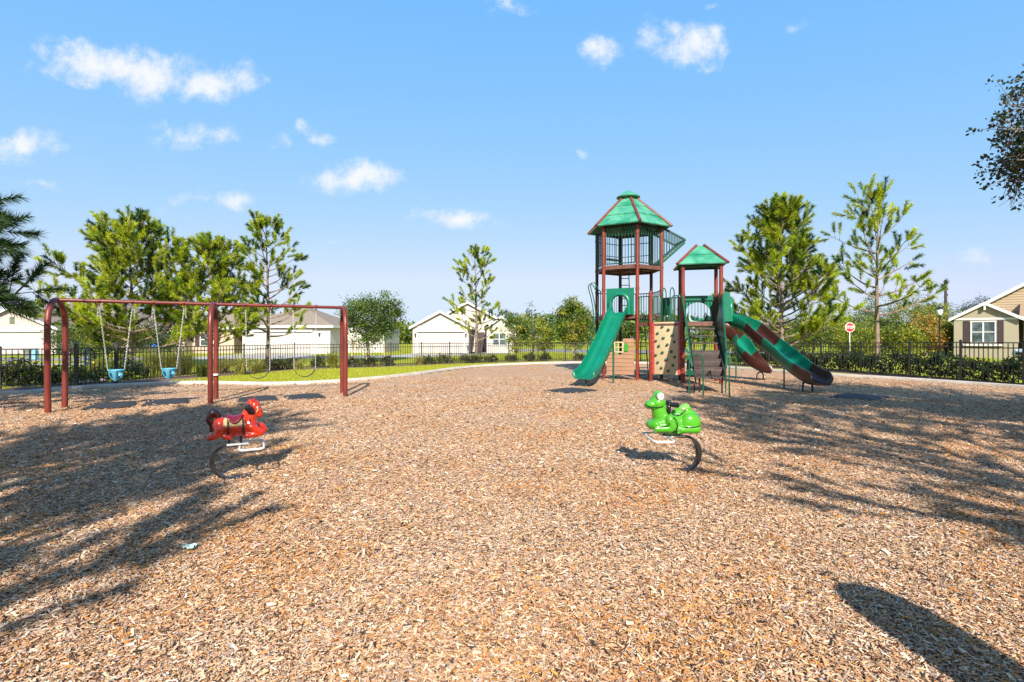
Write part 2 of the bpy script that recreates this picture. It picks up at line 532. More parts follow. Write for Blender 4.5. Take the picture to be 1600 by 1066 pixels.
nt_.links.new(a_.outputs['Color'], mm_.inputs[6]); nt_.links.new(rr_.outputs[0], mm_.inputs[7])
nt_.links.new(mm_.outputs[2], b_.inputs['Base Color'])
b_.inputs['Roughness'].default_value = 0.8; b_.inputs['Specular IOR Level'].default_value = 0.25
M['chip'] = m_
# ------------------------------------------------------------------ camera, sun, sky
cam_d = bpy.data.cameras.new('camera'); cam = bpy.data.objects.new('camera', cam_d)
COL.objects.link(cam)
cam_d.lens = 18.0; cam_d.sensor_width = 36.0; cam_d.clip_end = 2000.0; cam_d.clip_start = 0.05
cam_d.shift_y = -6.0 / 1600.0
cam.location = (0, 0, CAM_H); cam.rotation_euler = (PI / 2, 0, 0)
scene.camera = cam

TO_SUN = Vector((0.09, -1.0, 0.70)).normalized()
sun_d = bpy.data.lights.new('sun', 'SUN'); sun = bpy.data.objects.new('sun', sun_d)
COL.objects.link(sun)
sun_d.energy = 5.0; sun_d.angle = math.radians(0.55); sun_d.color = (1.0, 0.93, 0.82)
sun.rotation_euler = (-TO_SUN).to_track_quat('-Z', 'Y').to_euler()
sun.location = (3, -30, 25)

world = bpy.data.worlds.new('World'); scene.world = world; world.use_nodes = True
wt = world.node_tree; bg = wt.nodes['Background']
sky = wt.nodes.new('ShaderNodeTexSky'); sky.sky_type = 'NISHITA'; sky.sun_disc = False
sky.sun_elevation = math.asin(TO_SUN.z); sky.sun_rotation = math.atan2(TO_SUN.x, TO_SUN.y)
sky.altitude = 10; sky.air_density = 1.0; sky.dust_density = 0.6; sky.ozone_density = 1.6
SKY_STRENGTH = 0.106
bg.inputs['Strength'].default_value = SKY_STRENGTH


def wl(a, b): wt.links.new(a, b)


def wmath(op, a, b=None, c=None, clamp=False):
    n = wt.nodes.new('ShaderNodeMath'); n.operation = op; n.use_clamp = clamp
    for i, x in enumerate((a, b, c)):
        if x is None: continue
        if isinstance(x, (int, float)): n.inputs[i].default_value = x
        else: wl(x, n.inputs[i])
    return n.outputs[0]


wtc = wt.nodes.new('ShaderNodeTexCoord')
wsep = wt.nodes.new('ShaderNodeSeparateXYZ'); wl(wtc.outputs['Generated'], wsep.inputs[0])
yy = wmath('MAXIMUM', wsep.outputs[1], 0.02)
uu = wmath('DIVIDE', wsep.outputs[0], yy); vv = wmath('DIVIDE', wsep.outputs[2], yy)
comb = wt.nodes.new('ShaderNodeCombineXYZ'); wl(uu, comb.inputs[0]); wl(vv, comb.inputs[1])
# slow and fine billows
nz1 = nd(wt, 'ShaderNodeTexNoise', i_Scale=16.0, i_Detail=10.0, i_Roughness=0.66); wl(comb.outputs[0], nz1.inputs['Vector'])
nz2 = nd(wt, 'ShaderNodeTexNoise', i_Scale=7.0, i_Detail=3.0); wl(comb.outputs[0], nz2.inputs['Vector'])
dv = wt.nodes.new('ShaderNodeVectorMath'); dv.operation = 'SUBTRACT'
wl(nz2.outputs['Color'], dv.inputs[0]); dv.inputs[1].default_value = (0.5, 0.5, 0.5)
ds = wt.nodes.new('ShaderNodeVectorMath'); ds.operation = 'MULTIPLY_ADD'
wl(dv.outputs[0], ds.inputs[0]); ds.inputs[1].default_value = (0.17, 0.09, 0); wl(comb.outputs[0], ds.inputs[2])
CLOUDS = [(150, 96, 110, 42, 0.95), (250, 112, 110, 44, 1.0), (340, 122, 85, 36, 0.95), (292, 206, 70, 28, 0.72), (40, 232, 78, 34, 0.8),
          (555, 272, 78, 30, 0.95), (700, 342, 86, 20, 0.75), (318, 312, 80, 19, 0.65), (938, 76, 52, 30, 0.9),
          (1070, 60, 70, 40, 0.95), (490, 210, 30, 14, 0.62), (795, 14, 44, 20, 0.55), (905, 238, 22, 10, 0.6),
          (440, 221, 26, 12, 0.45), (62, 293, 56, 15, 0.42), (520, 384, 36, 10, 0.38), (1252, 42, 20, 18, 0.40),
          (1130, 3, 40, 8, 0.4), (1140, 365, 36, 9, 0.33), (1530, 395, 70, 14, 0.32)]
F = None
for (cx, cy, a, b, s) in CLOUDS:
    sb = wt.nodes.new('ShaderNodeVectorMath'); sb.operation = 'SUBTRACT'
    wl(ds.outputs[0], sb.inputs[0]); sb.inputs[1].default_value = ((cx - 800) / FP, (HZ - cy) / FP, 0)
    ml = wt.nodes.new('ShaderNodeVectorMath'); ml.operation = 'MULTIPLY'
    wl(sb.outputs[0], ml.inputs[0]); ml.inputs[1].default_value = (FP / (a * 1.25), FP / (b * 1.25), 0)
    ln = wt.nodes.new('ShaderNodeVectorMath'); ln.operation = 'LENGTH'; wl(ml.outputs[0], ln.inputs[0])
    f = wmath('MULTIPLY', wmath('SUBTRACT', 1.0, ln.outputs['Value'], clamp=True), s)
    F = f if F is None else wmath('MAXIMUM', F, f)
gate = nd(wt, 'ShaderNodeMapRange', interpolation_type='SMOOTHSTEP'); wl(F, gate.inputs['Value'])
gate.inputs['From Min'].default_value = 0.0; gate.inputs['From Max'].default_value = 0.30
dens = wmath('ADD', F, wmath('MULTIPLY', wmath('SUBTRACT', nz1.outputs['Fac'], 0.50), 2.3))
al = nd(wt, 'ShaderNodeMapRange', interpolation_type='SMOOTHSTEP'); wl(dens, al.inputs['Value'])
al.inputs['From Min'].default_value = 0.10; al.inputs['From Max'].default_value = 1.05
alpha = wmath('MULTIPLY', wmath('MULTIPLY', al.outputs[0], gate.outputs[0]), 0.93)
front = wmath('GREATER_THAN', wsep.outputs[1], 0.05)
alpha = wmath('MULTIPLY', alpha, front)
# the sky reads as an even, clear blue that pales to the horizon: tone each channel of the sky radiance
ssp = wt.nodes.new('ShaderNodeSeparateColor'); wl(sky.outputs[0], ssp.inputs[0])
scm = wt.nodes.new('ShaderNodeCombineColor')
for q, (kk, gg) in enumerate(((0.95, 0.80), (2.11, 0.33), (4.72, 0.03))):
    wl(wmath('MINIMUM', wmath('MULTIPLY', wmath('POWER', ssp.outputs[q], gg), kk), (3.45, 4.1, 4.9)[q]), scm.inputs[q])
skyadj = scm
cmix = nd(wt, 'ShaderNodeMix', data_type='RGBA')
wl(alpha, cmix.inputs[0]); wl(skyadj.outputs[0], cmix.inputs[6])
CLOUD_V = 4.9
cmix.inputs[7].default_value = (CLOUD_V * 0.97, CLOUD_V * 0.985, CLOUD_V, 1)
wl(cmix.outputs[2], bg.inputs['Color'])

scene.view_settings.view_transform = 'Standard'; scene.view_settings.look = 'None'
scene.view_settings.exposure = 0.95; scene.view_settings.gamma = 1.0
scene.cycles.max_bounces = 6; scene.cycles.diffuse_bounces = 3; scene.cycles.glossy_bounces = 3
scene.cycles.transmission_bounces = 3; scene.cycles.transparent_max_bounces = 4
scene.cycles.use_adaptive_sampling = True

# ------------------------------------------------------------------ ground sheets
LEFT_KERB = [(-30.0, 12.6), (-20.0, 13.0), (-13.96, 13.95), (-13.4, 15.2), (-12.4, 16.4), (-10.8, 17.3), (-9.4, 17.1), (-8.0, 16.9),
             (-6.7, 17.4), (-5.6, 18.5), (-4.7, 20.0), (-3.7, 22.5), (-2.7, 25.4), (-1.2, 28.0), (1.9, 30.4), (5.1, 31.3),
             (8.5, 30.2), (10.8, 26.5), (12.5, 22.6), (13.3, 20.7), (14.4, 18.9), (15.75, 15.7), (16.6, 11.5), (18.5, 2.0), (20, -8)]


def smooth_line(pts, sub=4):
    out = []
    n = len(pts)
    for i in range(n - 1):
        p0 = pts[max(i - 1, 0)]; p1 = pts[i]; p2 = pts[i + 1]; p3 = pts[min(i + 2, n - 1)]
        for k in range(sub):
            t = k / sub
            out.append(tuple(0.5 * ((2 * p1[q]) + (-p0[q] + p2[q]) * t + (2 * p0[q] - 5 * p1[q] + 4 * p2[q] - p3[q]) * t * t
                                    + (-p0[q] + 3 * p1[q] - 3 * p2[q] + p3[q]) * t ** 3) for q in (0, 1)))
    out.append(tuple(pts[-1]))
    return out


KERB = smooth_line(LEFT_KERB)
MULCH_POLY = KERB + [(20, -14), (-30, -14)]


def offset_line(pts, d):
    out = []
    for i in range(len(pts)):
        a = Vector(pts[max(i - 1, 0)]); b = Vector(pts[min(i + 1, len(pts) - 1)])
        t = (b - a).normalized(); nrm = Vector((-t.y, t.x))
        out.append((pts[i][0] + nrm.x * d, pts[i][1] + nrm.y * d))
    return out


def inside(P, poly):
    x = P[:, 0]; y = P[:, 1]; c = np.zeros(len(P), dtype=bool)
    n = len(poly)
    for i in range(n):
        x1, y1 = poly[i]; x2, y2 = poly[(i + 1) % n]
        if y1 == y2: continue
        hit = ((y1 > y) != (y2 > y)) & (x < (x2 - x1) * (y - y1) / (y2 - y1) + x1)
        c ^= hit
    return c


def sheet(name, poly, z, m):
    me = bpy.data.meshes.new(name)
    bm = bmesh.new()
    vs = [bm.verts.new((p[0], p[1], z)) for p in poly]
    f = bm.faces.new(vs)
    if f.normal.z < 0: f.normal_flip()
    bmesh.ops.triangulate(bm, faces=[f])
    bmesh.ops.recalc_face_normals(bm, faces=bm.faces)
    for f in bm.faces:
        if f.normal.z < 0: f.normal_flip()
    bm.to_mesh(me); bm.free()
    return tag(link(name, me, m), kind='structure')


def strip(name, line, d0, d1, z, m):
    a = offset_line(line, d0); b = offset_line(line, d1)
    vs = [(p[0], p[1], z) for p in a] + [(p[0], p[1], z) for p in b]
    n = len(line)
    fs = [(i, i + 1, n + i + 1, n + i) for i in range(n - 1)]
    mb = MB().add(vs, fs)
    return tag(mb.build(name, m, smooth=0), kind='structure')


sheet('ground', [(-700, -200), (700, -200), (700, 900), (-700, 900)], -0.060, M['grass'])


def hf(x, y):
    """gentle humps and hollows of the raked mulch"""
    far = np.clip((15.0 - y) / 7.0, 0.0, 1.0)
    return far * (0.013 * np.sin(1.7 * x + 0.9 * np.sin(0.8 * y)) + 0.013 * np.sin(2.1 * y + 1.2 * np.sin(0.9 * x) + 1.0) + 0.006 * np.sin(3.7 * x - 2.9 * y))


def mulch_bed():
    st = 0.3
    xs = np.arange(-26, 20.01, st); ys = np.arange(-10, 31.6, st)
    X, Y = np.meshgrid(xs, ys, indexing='ij')
    ok = inside(np.stack([X.ravel(), Y.ravel()], 1), MULCH_POLY).reshape(X.shape)
    Z = hf(X, Y)
    V = np.stack([X, Y, Z], 2).reshape(-1, 3)
    ny = len(ys)
    I, J = np.meshgrid(np.arange(len(xs) - 1), np.arange(ny - 1), indexing='ij')
    c = ok[:-1, :-1] & ok[1:, :-1] & ok[:-1, 1:] & ok[1:, 1:]
    a = (I * ny + J)[c]
    Fq = np.stack([a, a + ny, a + ny + 1, a + 1], 1)
    used = np.unique(Fq); mp = np.full(len(V), -1); mp[used] = np.arange(len(used))
    V2 = V[used]; F2 = mp[Fq]
    me = np_mesh('mulch', V2, F2, flat=False); me.shade_smooth()
    return tag(link('mulch', me, M['mulch']), kind='structure')


mulch_bed()
LAWN_POLY = offset_line(KERB, 0.10) + [(700, -8), (700, 900), (-700, 900), (-700, 12.6)]
sheet('lawn', LAWN_POLY, -0.012, M['grass'])
sheet('mulch_edge', MULCH_POLY, -0.045, M['mulch'])
# kerb: a low concrete band standing proud of the mulch
ka = offset_line(KERB, -0.02); kb = offset_line(KERB, 0.17)
mb = MB(); n = len(KERB)
vs = []
for i in range(n):
    vs += [(ka[i][0], ka[i][1], -0.05), (ka[i][0], ka[i][1], 0.075), (ka[i][0] * 0.93 + kb[i][0] * 0.07, ka[i][1] * 0.93 + kb[i][1] * 0.07, 0.09),
           (kb[i][0] * 0.93 + ka[i][0] * 0.07, kb[i][1] * 0.93 + ka[i][1] * 0.07, 0.09), (kb[i][0], kb[i][1], 0.075), (kb[i][0], kb[i][1], -0.05)]
fs = [(i * 6 + j, i * 6 + j + 1, i * 6 + 6 + j + 1, i * 6 + 6 + j) for i in range(n - 1) for j in range(5)]
mb.add(vs, fs)
tag(mb.build('kerb', M['kerb'], smooth=50), kind='structure')

# road, driveways and footpaths beyond the fence
sheet('road', [(2, 58), (8, 51), (16, 48.5), (30, 47.5), (30.3, 60), (18, 62), (8, 66)], -0.006, M['asphalt'])
sheet('driveway', [(-9.6, 49), (-4.6, 49), (-3.6, 40), (-10.6, 40)], -0.004, M['concrete'])
sheet('driveway', [(-25, 48), (-18, 48), (-16.5, 37), (-25.5, 37)], -0.004, M['concrete'])
sheet('driveway', [(-58, 47.5), (-45, 47.5), (-44, 36), (-58, 36)], -0.004, M['concrete'])
sheet('driveway', [(34.5, 37), (42, 37), (42, 28), (34.5, 28)], -0.004, M['concrete'])
sheet('road', [(-90, 30.6), (-33, 33.5), (-8, 40), (-2, 44), (2, 58), (8, 66), (2, 70), (-4, 50.0), (-8, 45.5), (-34, 39), (-90, 36)], -0.008, M['asphalt'])
sheet('footpath', [(-60, 25.0), (-30, 27.3), (-21, 30.5), (-19, 33.5), (-21, 33.2), (-30.5, 29.3), (-60, 27.0)], -0.003, M['concrete'])

# ------------------------------------------------------------------ loose wood chips over the mulch
rs = np.random.RandomState(5)


def chip_field(name, bands):
    PX = []; PY = []; SC = []
    for (r0, r1, dens, sc) in bands:
        area = (r1 * r1 - r0 * r0) * 1.15 + 2 * 1.5 * (r1 - r0)
        nn = int(area * dens)
        y = np.sqrt(rs.uniform(r0 * r0, r1 * r1, nn)); x = (1.15 * y + 1.5) * rs.uniform(-1.0, 1.0, nn)
        PX.append(x); PY.append(y); SC.append(np.full(nn, sc))
    P = np.stack([np.concatenate(PX), np.concatenate(PY)], 1); SC = np.concatenate(SC)
    k = inside(P, MULCH_POLY); P = P[k]; SC = SC[k]
    N = len(P)
    L = np.exp(rs.normal(np.log(0.0172), 0.42, N)).clip(0.007, 0.046) * SC
    W = (L * rs.uniform(0.18, 0.48, N)).clip(0.004, 0.02 * SC.max())
    T = rs.uniform(0.0015, 0.0038, N) * SC
    yaw = rs.uniform(0, 2 * np.pi, N); pit = rs.normal(0, 0.24, N); rol = rs.normal(0, 0.38, N)
    cz, sz = np.cos(yaw), np.sin(yaw); cp, sp = np.cos(pit), np.sin(pit); cr, sr = np.cos(rol), np.sin(rol)
    ex = np.stack([cz * cp, sz * cp, sp], 1)
    ey = np.stack([-sz * cr + cz * sp * sr * -1, cz * cr - sz * sp * sr, cp * sr], 1)
    ez = np.cross(ex, ey)
    zc = 0.004 + np.abs(ex[:, 2]) * L / 2 + np.abs(ey[:, 2]) * W / 2 + rs.uniform(0, 0.012, N) + hf(P[:, 0], P[:, 1])
    C = np.stack([P[:, 0], P[:, 1], zc], 1)
    e0 = rs.uniform(0.25, 1.0, N); e1 = rs.uniform(0.25, 1.0, N)   # tapered, split ends
    sk = rs.uniform(-0.25, 0.25, N)
    V = np.zeros((N, 8, 3), dtype=np.float32)
    q = 0
    for (sx, en) in ((-1, e0), (1, e1)):
        for sy in (-1, 1):
            for szz in (-1, 1):
                V[:, q] = C + ex * ((sx * L / 2 + sy * sk * W)[:, None]) + ey * ((sy * W / 2 * en)[:, None]) + ez * ((szz * T / 2)[:, None])
                q += 1
    # verts: 0..3 = start (y-,z-),(y-,z+),(y+,z-),(y+,z+); 4..7 = end
    base = np.array([(1, 5, 7, 3), (0, 4, 5, 1), (2, 3, 7, 6), (0, 1, 3, 2), (4, 6, 7, 5)], dtype=np.int32)
    Fc = (base[None] + (np.arange(N, dtype=np.int32) * 8)[:, None, None]).reshape(-1, 4)
    pal = np.array([(0.50, 0.305, 0.175), (0.585, 0.425, 0.295), (0.41, 0.215, 0.110), (0.65, 0.54, 0.425), (0.40, 0.31, 0.275), (0.17, 0.088, 0.050),
                    (0.52, 0.225, 0.055), (0.045, 0.027, 0.020)])
    x, y = P[:, 0], P[:, 1]
    patch = (np.sin(x * 1.9 + 1.3 * np.sin(y * 1.1)) + np.sin(y * 2.3 + 2.1 * np.sin(x * 0.7 + 1)) + 0.8 * np.sin(x * 4.1 - y * 3.3) + 0.6 * np.sin(x * 7.7 + y * 6.1)) / 3.4
    w = np.tile(np.array([0.24, 0.22, 0.13, 0.10, 0.10, 0.09, 0.045, 0.075]), (N, 1))
    o = np.clip(patch, 0, 1)[:, None]
    w = w + o * np.array([0.05, -0.06, 0.06, -0.05, -0.06, 0.0, 0.24, 0.0])
    g = np.clip(-patch, 0, 1)[:, None]
    w = (w + g * np.array([-0.05, 0.03, -0.05, 0.06, 0.10, 0.0, -0.03, 0.0])).clip(0.005)
    w = np.cumsum(w / w.sum(1, keepdims=True), 1)
    idx = (rs.uniform(0, 1, N)[:, None] > w).sum(1).clip(0, 7)
    c = pal[idx] * np.array((1.0, 0.972, 0.925)) * rs.normal(1.0, 0.14, (N, 1)) * rs.normal(1.0, 0.03, (N, 3))
    colr = np.repeat(c.clip(0.01, 0.85), 8, 0)
    me = np_mesh(name, V.reshape(-1, 3), Fc, colr)
    o = link(name, me, M['chip'])
    return tag(o, 'loose tan wood chips strewn thickly over the whole play area', 'wood chips', kind='stuff')


chip_field('wood_chips', [(1.3, 3.6, 9800, 1.0), (3.6, 5.5, 5600, 1.1), (5.5, 8.5, 2300, 1.3), (8.5, 13.0, 700, 1.6), (13.0, 20.0, 150, 1.9)])

# taller grass blades on the lawn strip inside the fence and beyond it
def blades(name, poly, n, hgt, label, c1, c2, kind='stuff'):
    xs = [p[0] for p in poly]; ys = [p[1] for p in poly]
    P = np.stack([rs.uniform(min(xs), max(xs), n), rs.uniform(min(ys), max(ys), n)], 1)
    P = P[inside(P, poly)]
    k = len(P)
    a = rs.uniform(0, 2 * np.pi, k); h = hgt * rs.uniform(0.5, 1.3, k); w = 0.012 * rs.uniform(0.7, 1.6, k)
    lean = rs.normal(0, 0.35, (k, 2)) * h[:, None]
    V = np.zeros((k, 3, 3))
    V[:, 0, :2] = P - np.stack([np.cos(a), np.sin(a)], 1) * w[:, None]
    V[:, 1, :2] = P + np.stack([np.cos(a), np.sin(a)], 1) * w[:, None]
    V[:, 2, :2] = P + lean; V[:, 2, 2] = h
    V[:, :2, 2] = -0.012
    t = rs.uniform(0, 1, (k, 1))
    c = np.array(c1) * (1 - t) + np.array(c2) * t
    me = np_mesh(name, V.reshape(-1, 3), np.arange(k * 3).reshape(-1, 3), np.repeat(c, 3, 0))
    return tag(link(name, me, M['blade']), label, 'grass', kind=kind)


lawn_poly = offset_line(KERB, 0.17)[18:58] + [(3.4, 33.8), (-0.2, 31.8), (-3.7, 29.8), (-6.5, 27.0), (-10.4, 24.6), (-11.8, 20.0), (-12.3, 18.6)]
blades('lawn_grass', lawn_poly, 90000, 0.045, 'short sunlit yellow green grass on the lawn between kerb and fence', (0.26, 0.31, 0.022), (0.43, 0.40, 0.055))
# ------------------------------------------------------------------ vegetation makers
def unit(v):
    return v / (np.linalg.norm(v, axis=-1, keepdims=True) + 1e-9)


def needle_mesh(name, starts, dirs, lens, tints, n, nl, w, seed):
    r = np.random.RandomState(seed)
    S = len(starts)
    st = np.repeat(starts, n, 0); d = np.repeat(dirs, n, 0); ln = np.repeat(lens, n)
    N = S * n
    t = r.uniform(0.0, 1.0, N) ** 0.8
    base = st + d * (ln * t)[:, None]
    rnd = unit(r.normal(0, 1, (N, 3)))
    perp = unit(rnd - d * (rnd * d).sum(1, keepdims=True))
    nd_ = unit(d * r.uniform(0.40, 1.15, (N, 1)) + perp * r.uniform(0.50, 0.95, (N, 1)))
    L = nl * r.uniform(0.7, 1.15, N)
    tip = base + nd_ * L[:, None]
    tip[:, 2] -= 0.10 * L
    side = unit(np.cross(nd_, unit(r.normal(0, 1, (N, 3))))) * (w * r.uniform(0.7, 1.3, N))[:, None]
    V = np.stack([base - side, base + side, tip], 1).reshape(-1, 3)
    c = np.repeat(tints, n, 0) * r.normal(1.0, 0.16, (N, 1))
    return np_mesh(name, V, np.arange(N * 3).reshape(-1, 3), np.repeat(c.clip(0.004, 0.6), 3, 0))


PINE_C = [np.array((0.330, 0.380, 0.022)), np.array((0.165, 0.235, 0.018)), np.array((0.032, 0.070, 0.015))]


def make_pine(loc, H, cb, R, nb, ns, seed, label, group=None, n=46, nl=0.20, w=0.011, shoot=0.42, lean=0.0, taper=0.75, gap=0.0,
              cols=PINE_C, name='pine_tree', trunk_r=None, up=0.45, bias=None, lowfrac=1.0):
    r = random.Random(seed)
    root = thing(name, label, 'tree', loc, 0, group)
    tr = trunk_r or max(0.07, H * 0.015)
    tp = []
    ph = r.uniform(0, 6)
    K = 12
    for i in range(K + 1):
        t = i / K
        tp.append(Vector((lean * H * t + 0.10 * math.sin(ph + 3 * t) * t, 0.10 * math.cos(ph + 2.6 * t) * t, H * t * 0.97)))
    mb = MB()
    mb.tube([Vector((0, 0, -0.15))] + tp, [tr * 1.5] + [tr * (1 - 0.93 * (i / K) ** 0.9) + 0.008 for i in range(K + 1)], 9)

    def trunk_at(z):
        t = min(max(z / (H * 0.97), 0), 1) * K
        i = min(int(t), K - 1)
        return tp[i].lerp(tp[i + 1], t - i)
    S = []; D = []; Ln = []; T = []; btint = [1.0]

    def shoot_at(p, d, l):
        S.append(tuple(p)); D.append(tuple(d)); Ln.append(l)
        q = r.random()
        c = cols[0] if q < 0.5 else (cols[1] if q < 0.82 else cols[2])
        T.append(c * r.uniform(0.8, 1.25) * btint[0])
    for b in range(nb):
        t = (b + r.random()) / nb
        t = t ** 0.95
        z = cb + (H * 0.95 - cb) * t
        if gap and r.random() < gap: continue
        rad = R * (1 - t) ** taper * min(1.0, lowfrac + 2.2 * t) + 0.25
        L = rad * r.uniform(0.55, 1.15); btint[0] = r.uniform(0.78, 1.22)
        az = b * 2.39996 + r.uniform(-0.5, 0.5)
        if bias is not None and r.random() < 0.6: az = bias + r.uniform(-0.9, 0.9)
        e0 = 0.02 + 0.62 * t + r.uniform(-0.12, 0.18)
        p = trunk_at(z); path = [p.copy()]
        d = Vector((math.cos(az) * math.cos(e0), math.sin(az) * math.cos(e0), math.sin(e0)))
        m = 6
        for k in range(m):
            d = (d + Vector((r.uniform(-.13, .13), r.uniform(-.13, .13), up * 0.22 + r.uniform(-.08, .08)))).normalized()
            path.append(path[-1] + d * (L / m))
        br = tr * (0.36 * (1 - t) + 0.12)
        mb.tube(path, [br * (1 - 0.85 * i / m) + 0.004 for i in range(m + 1)], 5, caps=False)
        shoot_at(path[-1], d, shoot * r.uniform(0.8, 1.2))
        k_ns = max(2, int(ns * (0.45 + 0.55 * L / R)))
        for k in range(k_ns):
            s = r.uniform(0.28, 1.0) ** 0.8 * m
            i = min(int(s), m - 1)
            q = path[i].lerp(path[i + 1], s - i)
            bd = (path[i + 1] - path[i]).normalized()
            lat = Vector((r.gauss(0, 1), r.gauss(0, 1), r.gauss(0.25, 0.7)))
            lat = (lat - bd * lat.dot(bd)).normalized()
            td = (bd * r.uniform(0.3, 0.9) + lat * r.uniform(0.5, 1.0) + Vector((0, 0, up * r.uniform(0.2, 0.9)))).normalized()
            tl = r.uniform(0.15, 0.55) * min(1.0, L / 1.6)
            e = q + td * tl
            mb.tube([q, e], [br * 0.35 + 0.003, 0.006], 3, caps=False)
            td2 = (td + Vector((0, 0, up * 0.6))).normalized()
            shoot_at(e - td2 * 0.08, td2, shoot * r.uniform(0.65, 1.15))
    for k in range(4):
        az = r.uniform(0, 6.28)
        shoot_at(tp[-1] - Vector((0, 0, 0.2)), Vector((0.35 * math.cos(az), 0.35 * math.sin(az), 1)).normalized() if k else Vector((0, 0, 1)), shoot * 1.2)
    mb.build('trunk', M['bark'], root, smooth=60, fix=False)
    me = needle_mesh('crown', np.array(S), np.array(D), np.array(Ln), np.array(T), n, nl, w, seed)
    link('crown', me, M['needle'], root)
    return root


def leaf_cloud(name, centers, sig, n, size, tints, seed, flat=0.0, squash=0.8, aspect=0.5):
    """n leaves round every twig centre"""
    r = np.random.RandomState(seed)
    C = np.repeat(centers, n, 0); N = len(C)
    sg = np.repeat(sig, n) if hasattr(sig, '__len__') else np.full(N, sig)
    off = r.normal(0, 1, (N, 3)); off[:, 2] *= squash
    P = C + off * sg[:, None] * 0.62
    a = unit(r.normal(0, 1, (N, 3)) + np.array((0, 0, flat * -0.2)))
    nrm = unit(r.normal(0, 1, (N, 3)) + np.array((0, 0, 0.5 + flat)))
    b = unit(np.cross(nrm, a)); a = np.cross(b, nrm)
    s = size * r.uniform(0.6, 1.3, N)
    V = np.zeros((N, 4, 3))
    V[:, 0] = P - a * s[:, None]; V[:, 2] = P + a * s[:, None]
    V[:, 1] = P + b * (s * aspect)[:, None] + nrm * (s * 0.15)[:, None]
    V[:, 3] = P - b * (s * aspect)[:, None] + nrm * (s * 0.15)[:, None]
    c = np.repeat(tints, n, 0) * r.normal(1, 0.17, (N, 1)) * r.normal(1, 0.05, (N, 3))
    return np_mesh(name, V.reshape(-1, 3), np.arange(N * 4).reshape(-1, 4), np.repeat(c.clip(0.004, 0.7), 4, 0))


OAK_C = [np.array((0.105, 0.155, 0.018)), np.array((0.065, 0.110, 0.016)), np.array((0.030, 0.056, 0.012)), np.array((0.18, 0.21, 0.03))]


def pick(r, cols):
    q = r.random()
    return cols[min(int(q * len(cols)), len(cols) - 1)] * r.uniform(0.75, 1.25)


def make_broad(loc, H, cb, R, nc, nl, size, seed, label, group=None, cols=OAK_C, name='oak_tree', sig=0.38, squash=0.75, trunk_r=None,
               limbs=14, ztop=1.0, cat='tree', hollow=0.35, mat='leaf', aspect=0.5):
    r = random.Random(seed)
    root = thing(name, label, cat, loc, 0, group)
    tr = trunk_r or max(0.05, H * 0.02)
    mb = MB()
    zc = (H + cb) / 2; hz = (H - cb) / 2
    fork = cb + 0.15 * (H - cb)
    lean = Vector((r.uniform(-.1, .1), r.uniform(-.1, .1), 0)) * H * 0.3
    mb.tube([Vector((0, 0, -0.1)), Vector((0, 0, 0.15)), lean * 0.5 + Vector((0, 0, fork * 0.6)), lean + Vector((0, 0, fork))],
            [tr * 1.5, tr * 1.1, tr * 0.9, tr * 0.8], 9)
    cs = []
    lob = [(r.uniform(0, 6.28), r.uniform(0.2, 1.3), r.uniform(0.75, 1.15)) for _ in range(9)]
    tries = 0
    while len(cs) < nc and tries < nc * 60:
        tries += 1
        v = Vector((r.gauss(0, 1), r.gauss(0, 1), r.gauss(0, 1))).normalized()
        rad = r.uniform(hollow, 1.0) ** 0.5
        # uneven outline: lobes push the shell in and out
        k = 0.72 + 0.34 * sum(math.sin(q + 3 * f * v.x + 2.6 * v.z * f + 2.2 * v.y) * g for (q, f, g) in lob) / 4.0
        k = min(max(k, 0.5), 1.15)
        p = Vector((v.x * R * rad * k, v.y * R * rad * k, zc + v.z * hz * rad * (k if v.z > 0 else 1.0)))
        if p.z < cb * 0.9: continue
        cs.append(p)
    for i in range(limbs):
        c = cs[(i * 7) % len(cs)]
        s = lean + Vector((0, 0, fork))
        mid = s.lerp(c, 0.5) + Vector((r.uniform(-.2, .2), r.uniform(-.2, .2), 0.12 * H * 0.3))
        mb.tube([s, s.lerp(mid, 0.6), mid, c], [tr * 0.55, tr * 0.4, tr * 0.26, 0.008], 5, caps=False)
    for i in range(nc):
        c = cs[i]
        j = min(range(0, min(len(cs), limbs * 3)), key=lambda q: (cs[q] - c).length if q != i else 99)
        mb.tube([c, cs[j]], [0.008, 0.012], 3, caps=False)
    mb.build('trunk', M['oakbark'], root, smooth=60, fix=False)
    C = np.array([tuple(c) for c in cs]); T = np.array([pick(r, cols) for _ in cs])
    sg = np.array([sig * r.uniform(0.7, 1.3) for _ in cs])
    me = leaf_cloud('crown', C, sg, nl, size, T, seed, squash=squash, aspect=aspect)
    link('crown', me, M[mat], root)
    return root


